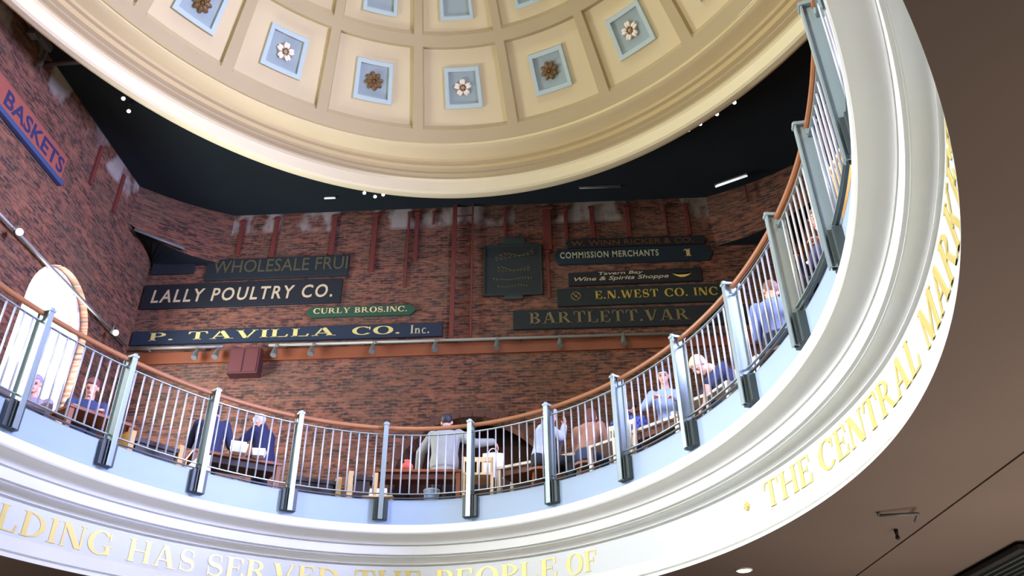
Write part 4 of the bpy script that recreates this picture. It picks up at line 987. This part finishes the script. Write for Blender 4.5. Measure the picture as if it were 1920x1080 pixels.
    for sg in (-1, 1):
        bm = bmesh.new(); ball(bm, hc+Hr @ Vector((sg*.032, .083, .008)), (.013, .008, .008), 10, 8, Hr); from_bm('eye', bm, mat('eye_dark', (44, 36, 34), .3), root, True)
        bm = bmesh.new(); box(bm, hc+Hr @ Vector((sg*.032, .086, .034)), (.034, .010, .007)); from_bm('eyebrow', bm, mh, root)
    bm = bmesh.new(); ball(bm, hc+Hr @ Vector((0, .082, -.056)), (.022, .008, .007), 10, 8, Hr); from_bm('mouth', bm, mat('lip', (168, 96, 88), .5), root, True)
    return root
D = math.radians
FWD = lambda sg: ((sg*.06, .10, -.27), (sg*-.02, .34, -.20), (sg*-.2, 1, .1))
# left part
person(-6.60, 9.52, D(200), 'faint seated person with pale hair against the bright arched window', .54, 15, 0, (0, 10), FWD(-1), FWD(1), (150, 140, 160), (80, 74, 90), (150, 140, 170), 'short')
stool(-6.60, 9.52, .54, 'stool under the faint person at the window')
person(-5.98, 9.66, D(214), 'seated person with pale face and dark blue jacket at the orange table', .55, 18, 0, (10, 20), FWD(-1), FWD(1), (52, 62, 100), (40, 44, 60), (120, 70, 70), 'short')
stool(-5.98, 9.66, .55, 'stool under the person at the orange table')
person(-4.90, 11.06, D(12), 'person in long navy coat seen from behind, left of the white post', None, 8, 0, (-40, 15), ((-.10, .12, -.27), (-.02, .36, -.22), (0, 1, -.2)), ((.10, .12, -.27), (.06, .34, -.20), (0, 1, -.2)), (40, 46, 78), (40, 44, 66), (46, 36, 34), 'short', bulk=1.9, sc=1.03)
person(-4.18, 11.46, D(70), 'person in navy jacket with grey hair turned left, behind the white paper box', None, 12, 0, (0, 12), ((-.05, .22, -.20), (.0, .47, -.10), (0, 1, .2)), ((.06, .16, -.25), (.02, .36, -.24), (0, 1, -.1)), (30, 36, 72), (36, 40, 60), (196, 196, 196), 'short', bulk=1.6, sc=1.02)
# middle
person(-1.58, 11.98, D(-4), 'man in grey puffy jacket with dark hair seen from behind, holding a white bag', None, 4, 0, (0, 8), ((-.20, .10, -.22), (-.24, .22, -.42), (0, .5, -1)), ((.24, -.02, -.15), (.46, .02, -.13), (.7, .1, -.8)), (150, 154, 150), (48, 48, 56), (40, 38, 46), 'short', bulk=2.3, sc=1.09)
person(-.12, 10.72, D(-84), 'seated person in pale blue shirt and dark trousers eating with hands at face', .48, 10, 0, (-12, 8), ((-.03, .20, -.22), (.12, .26, .02), (.3, .3, 1)), ((.03, .22, -.20), (-.10, .27, .03), (-.3, .3, 1)), (176, 188, 224), (34, 38, 48), (176, 168, 164), 'short')
stool(-.12, 10.72, .48, 'stool under the eating person in pale blue')
person(1.06, 10.52, D(-24), 'broad person in blue plaid shirt seated with back to the railing', .52, 14, 0, (30, 10), ((-.12, .12, -.25), (-.16, .32, -.16), (0, 1, .3)), FWD(1), (44, 52, 120), (44, 54, 84), (70, 52, 44), 'short', stripes=(92, 108, 190), bulk=1.25)
stool(1.06, 10.52, .52, 'stool under the person in blue plaid')
person(.50, 10.42, D(-30), 'leaning person in tan top and blue jeans left of the plaid shirt', .46, 16, 0, (0, 5), FWD(-1), FWD(1), (168, 124, 104), (58, 72, 104), (96, 58, 44), 'long', sleeves='short', sc=.95)
stool(.50, 10.42, .44, 'stool under the person in tan top')
# right
person(1.66, 10.52, D(166), 'person with pale sunlit face and light blue shirt facing out at a table', None, 14, 0, (0, 8), ((-.12, .16, -.24), (.08, .36, -.22), (.6, .8, 0)), ((.12, .16, -.24), (-.06, .36, -.20), (-.6, .8, .1)), (150, 172, 214), (52, 56, 74), (44, 36, 34), 'short', sc=1.01)
person(2.42, 9.22, D(96), 'fair-haired person in navy short-sleeved shirt leaning left onto forearm', .54, 42, 0, (0, 20), ((-.02, .20, -.20), (-.04, .27, -.46), (0, .6, -.6)), ((.05, .18, -.22), (.0, .34, -.40), (0, .8, -.4)), (46, 54, 84), (40, 44, 58), (226, 206, 170), 'short', sleeves='short', sc=1.08)
stool(2.42, 9.22, .54, 'stool under the fair-haired leaning person')
person(2.36, 7.42, D(-24), 'person in blue-grey shirt seated with back to the railing at right', .48, 10, 0, (-30, 10), FWD(-1), FWD(1), (124, 142, 194), (48, 52, 70), (120, 84, 66), 'short')
stool(2.36, 7.42, .48, 'stool under the person in blue-grey shirt')
person(2.98, 7.30, D(118), 'white-haired person seated behind the second post from the right', .52, 12, 0, (20, 10), FWD(-1), FWD(1), (44, 48, 66), (40, 44, 56), (244, 240, 240), 'short')
stool(2.98, 7.30, .52, 'stool under the white-haired person')
person(2.74, 6.38, D(118), 'brown-haired person in dark blue top at upper right behind the bars', .48, 10, 0, (10, 8), FWD(-1), FWD(1), (52, 60, 108), (40, 44, 56), (130, 92, 76), 'long')
stool(2.74, 6.38, .48, 'stool under the brown-haired person')
# white carrier bag held by the man in the grey jacket
root = empty('carrier_bag', (-.84, 12.02, ZF+.78), .05, 'white paper carrier bag hanging from the hand of the man in grey jacket', 'bag')
bm = bmesh.new(); loft(bm, [((0, 0, 0), Vector((1, 0, 0)), Vector((0, 1, 0)), .15, .075), ((0, 0, .20), Vector((1, 0, 0)), Vector((0, 1, 0)), .165, .085), ((0, 0, .40), Vector((1, 0, 0)), Vector((0, 1, 0)), .16, .05)], 4)
bmesh.ops.rotate(bm, verts=bm.verts, cent=(0, 0, 0), matrix=Matrix.Rotation(0, 3, 'Z')); from_bm('bag_body', bm, M['paper'], root)
bm = bmesh.new()
for i in range(8):
    a0, a1 = PI*i/8, PI*(i+1)/8; rod(bm, (.07*math.cos(a0), 0, .39+.09*math.sin(a0)), (.07*math.cos(a1), 0, .39+.09*math.sin(a1)), .008, n=6)
from_bm('handle', bm, M['paper'], root)
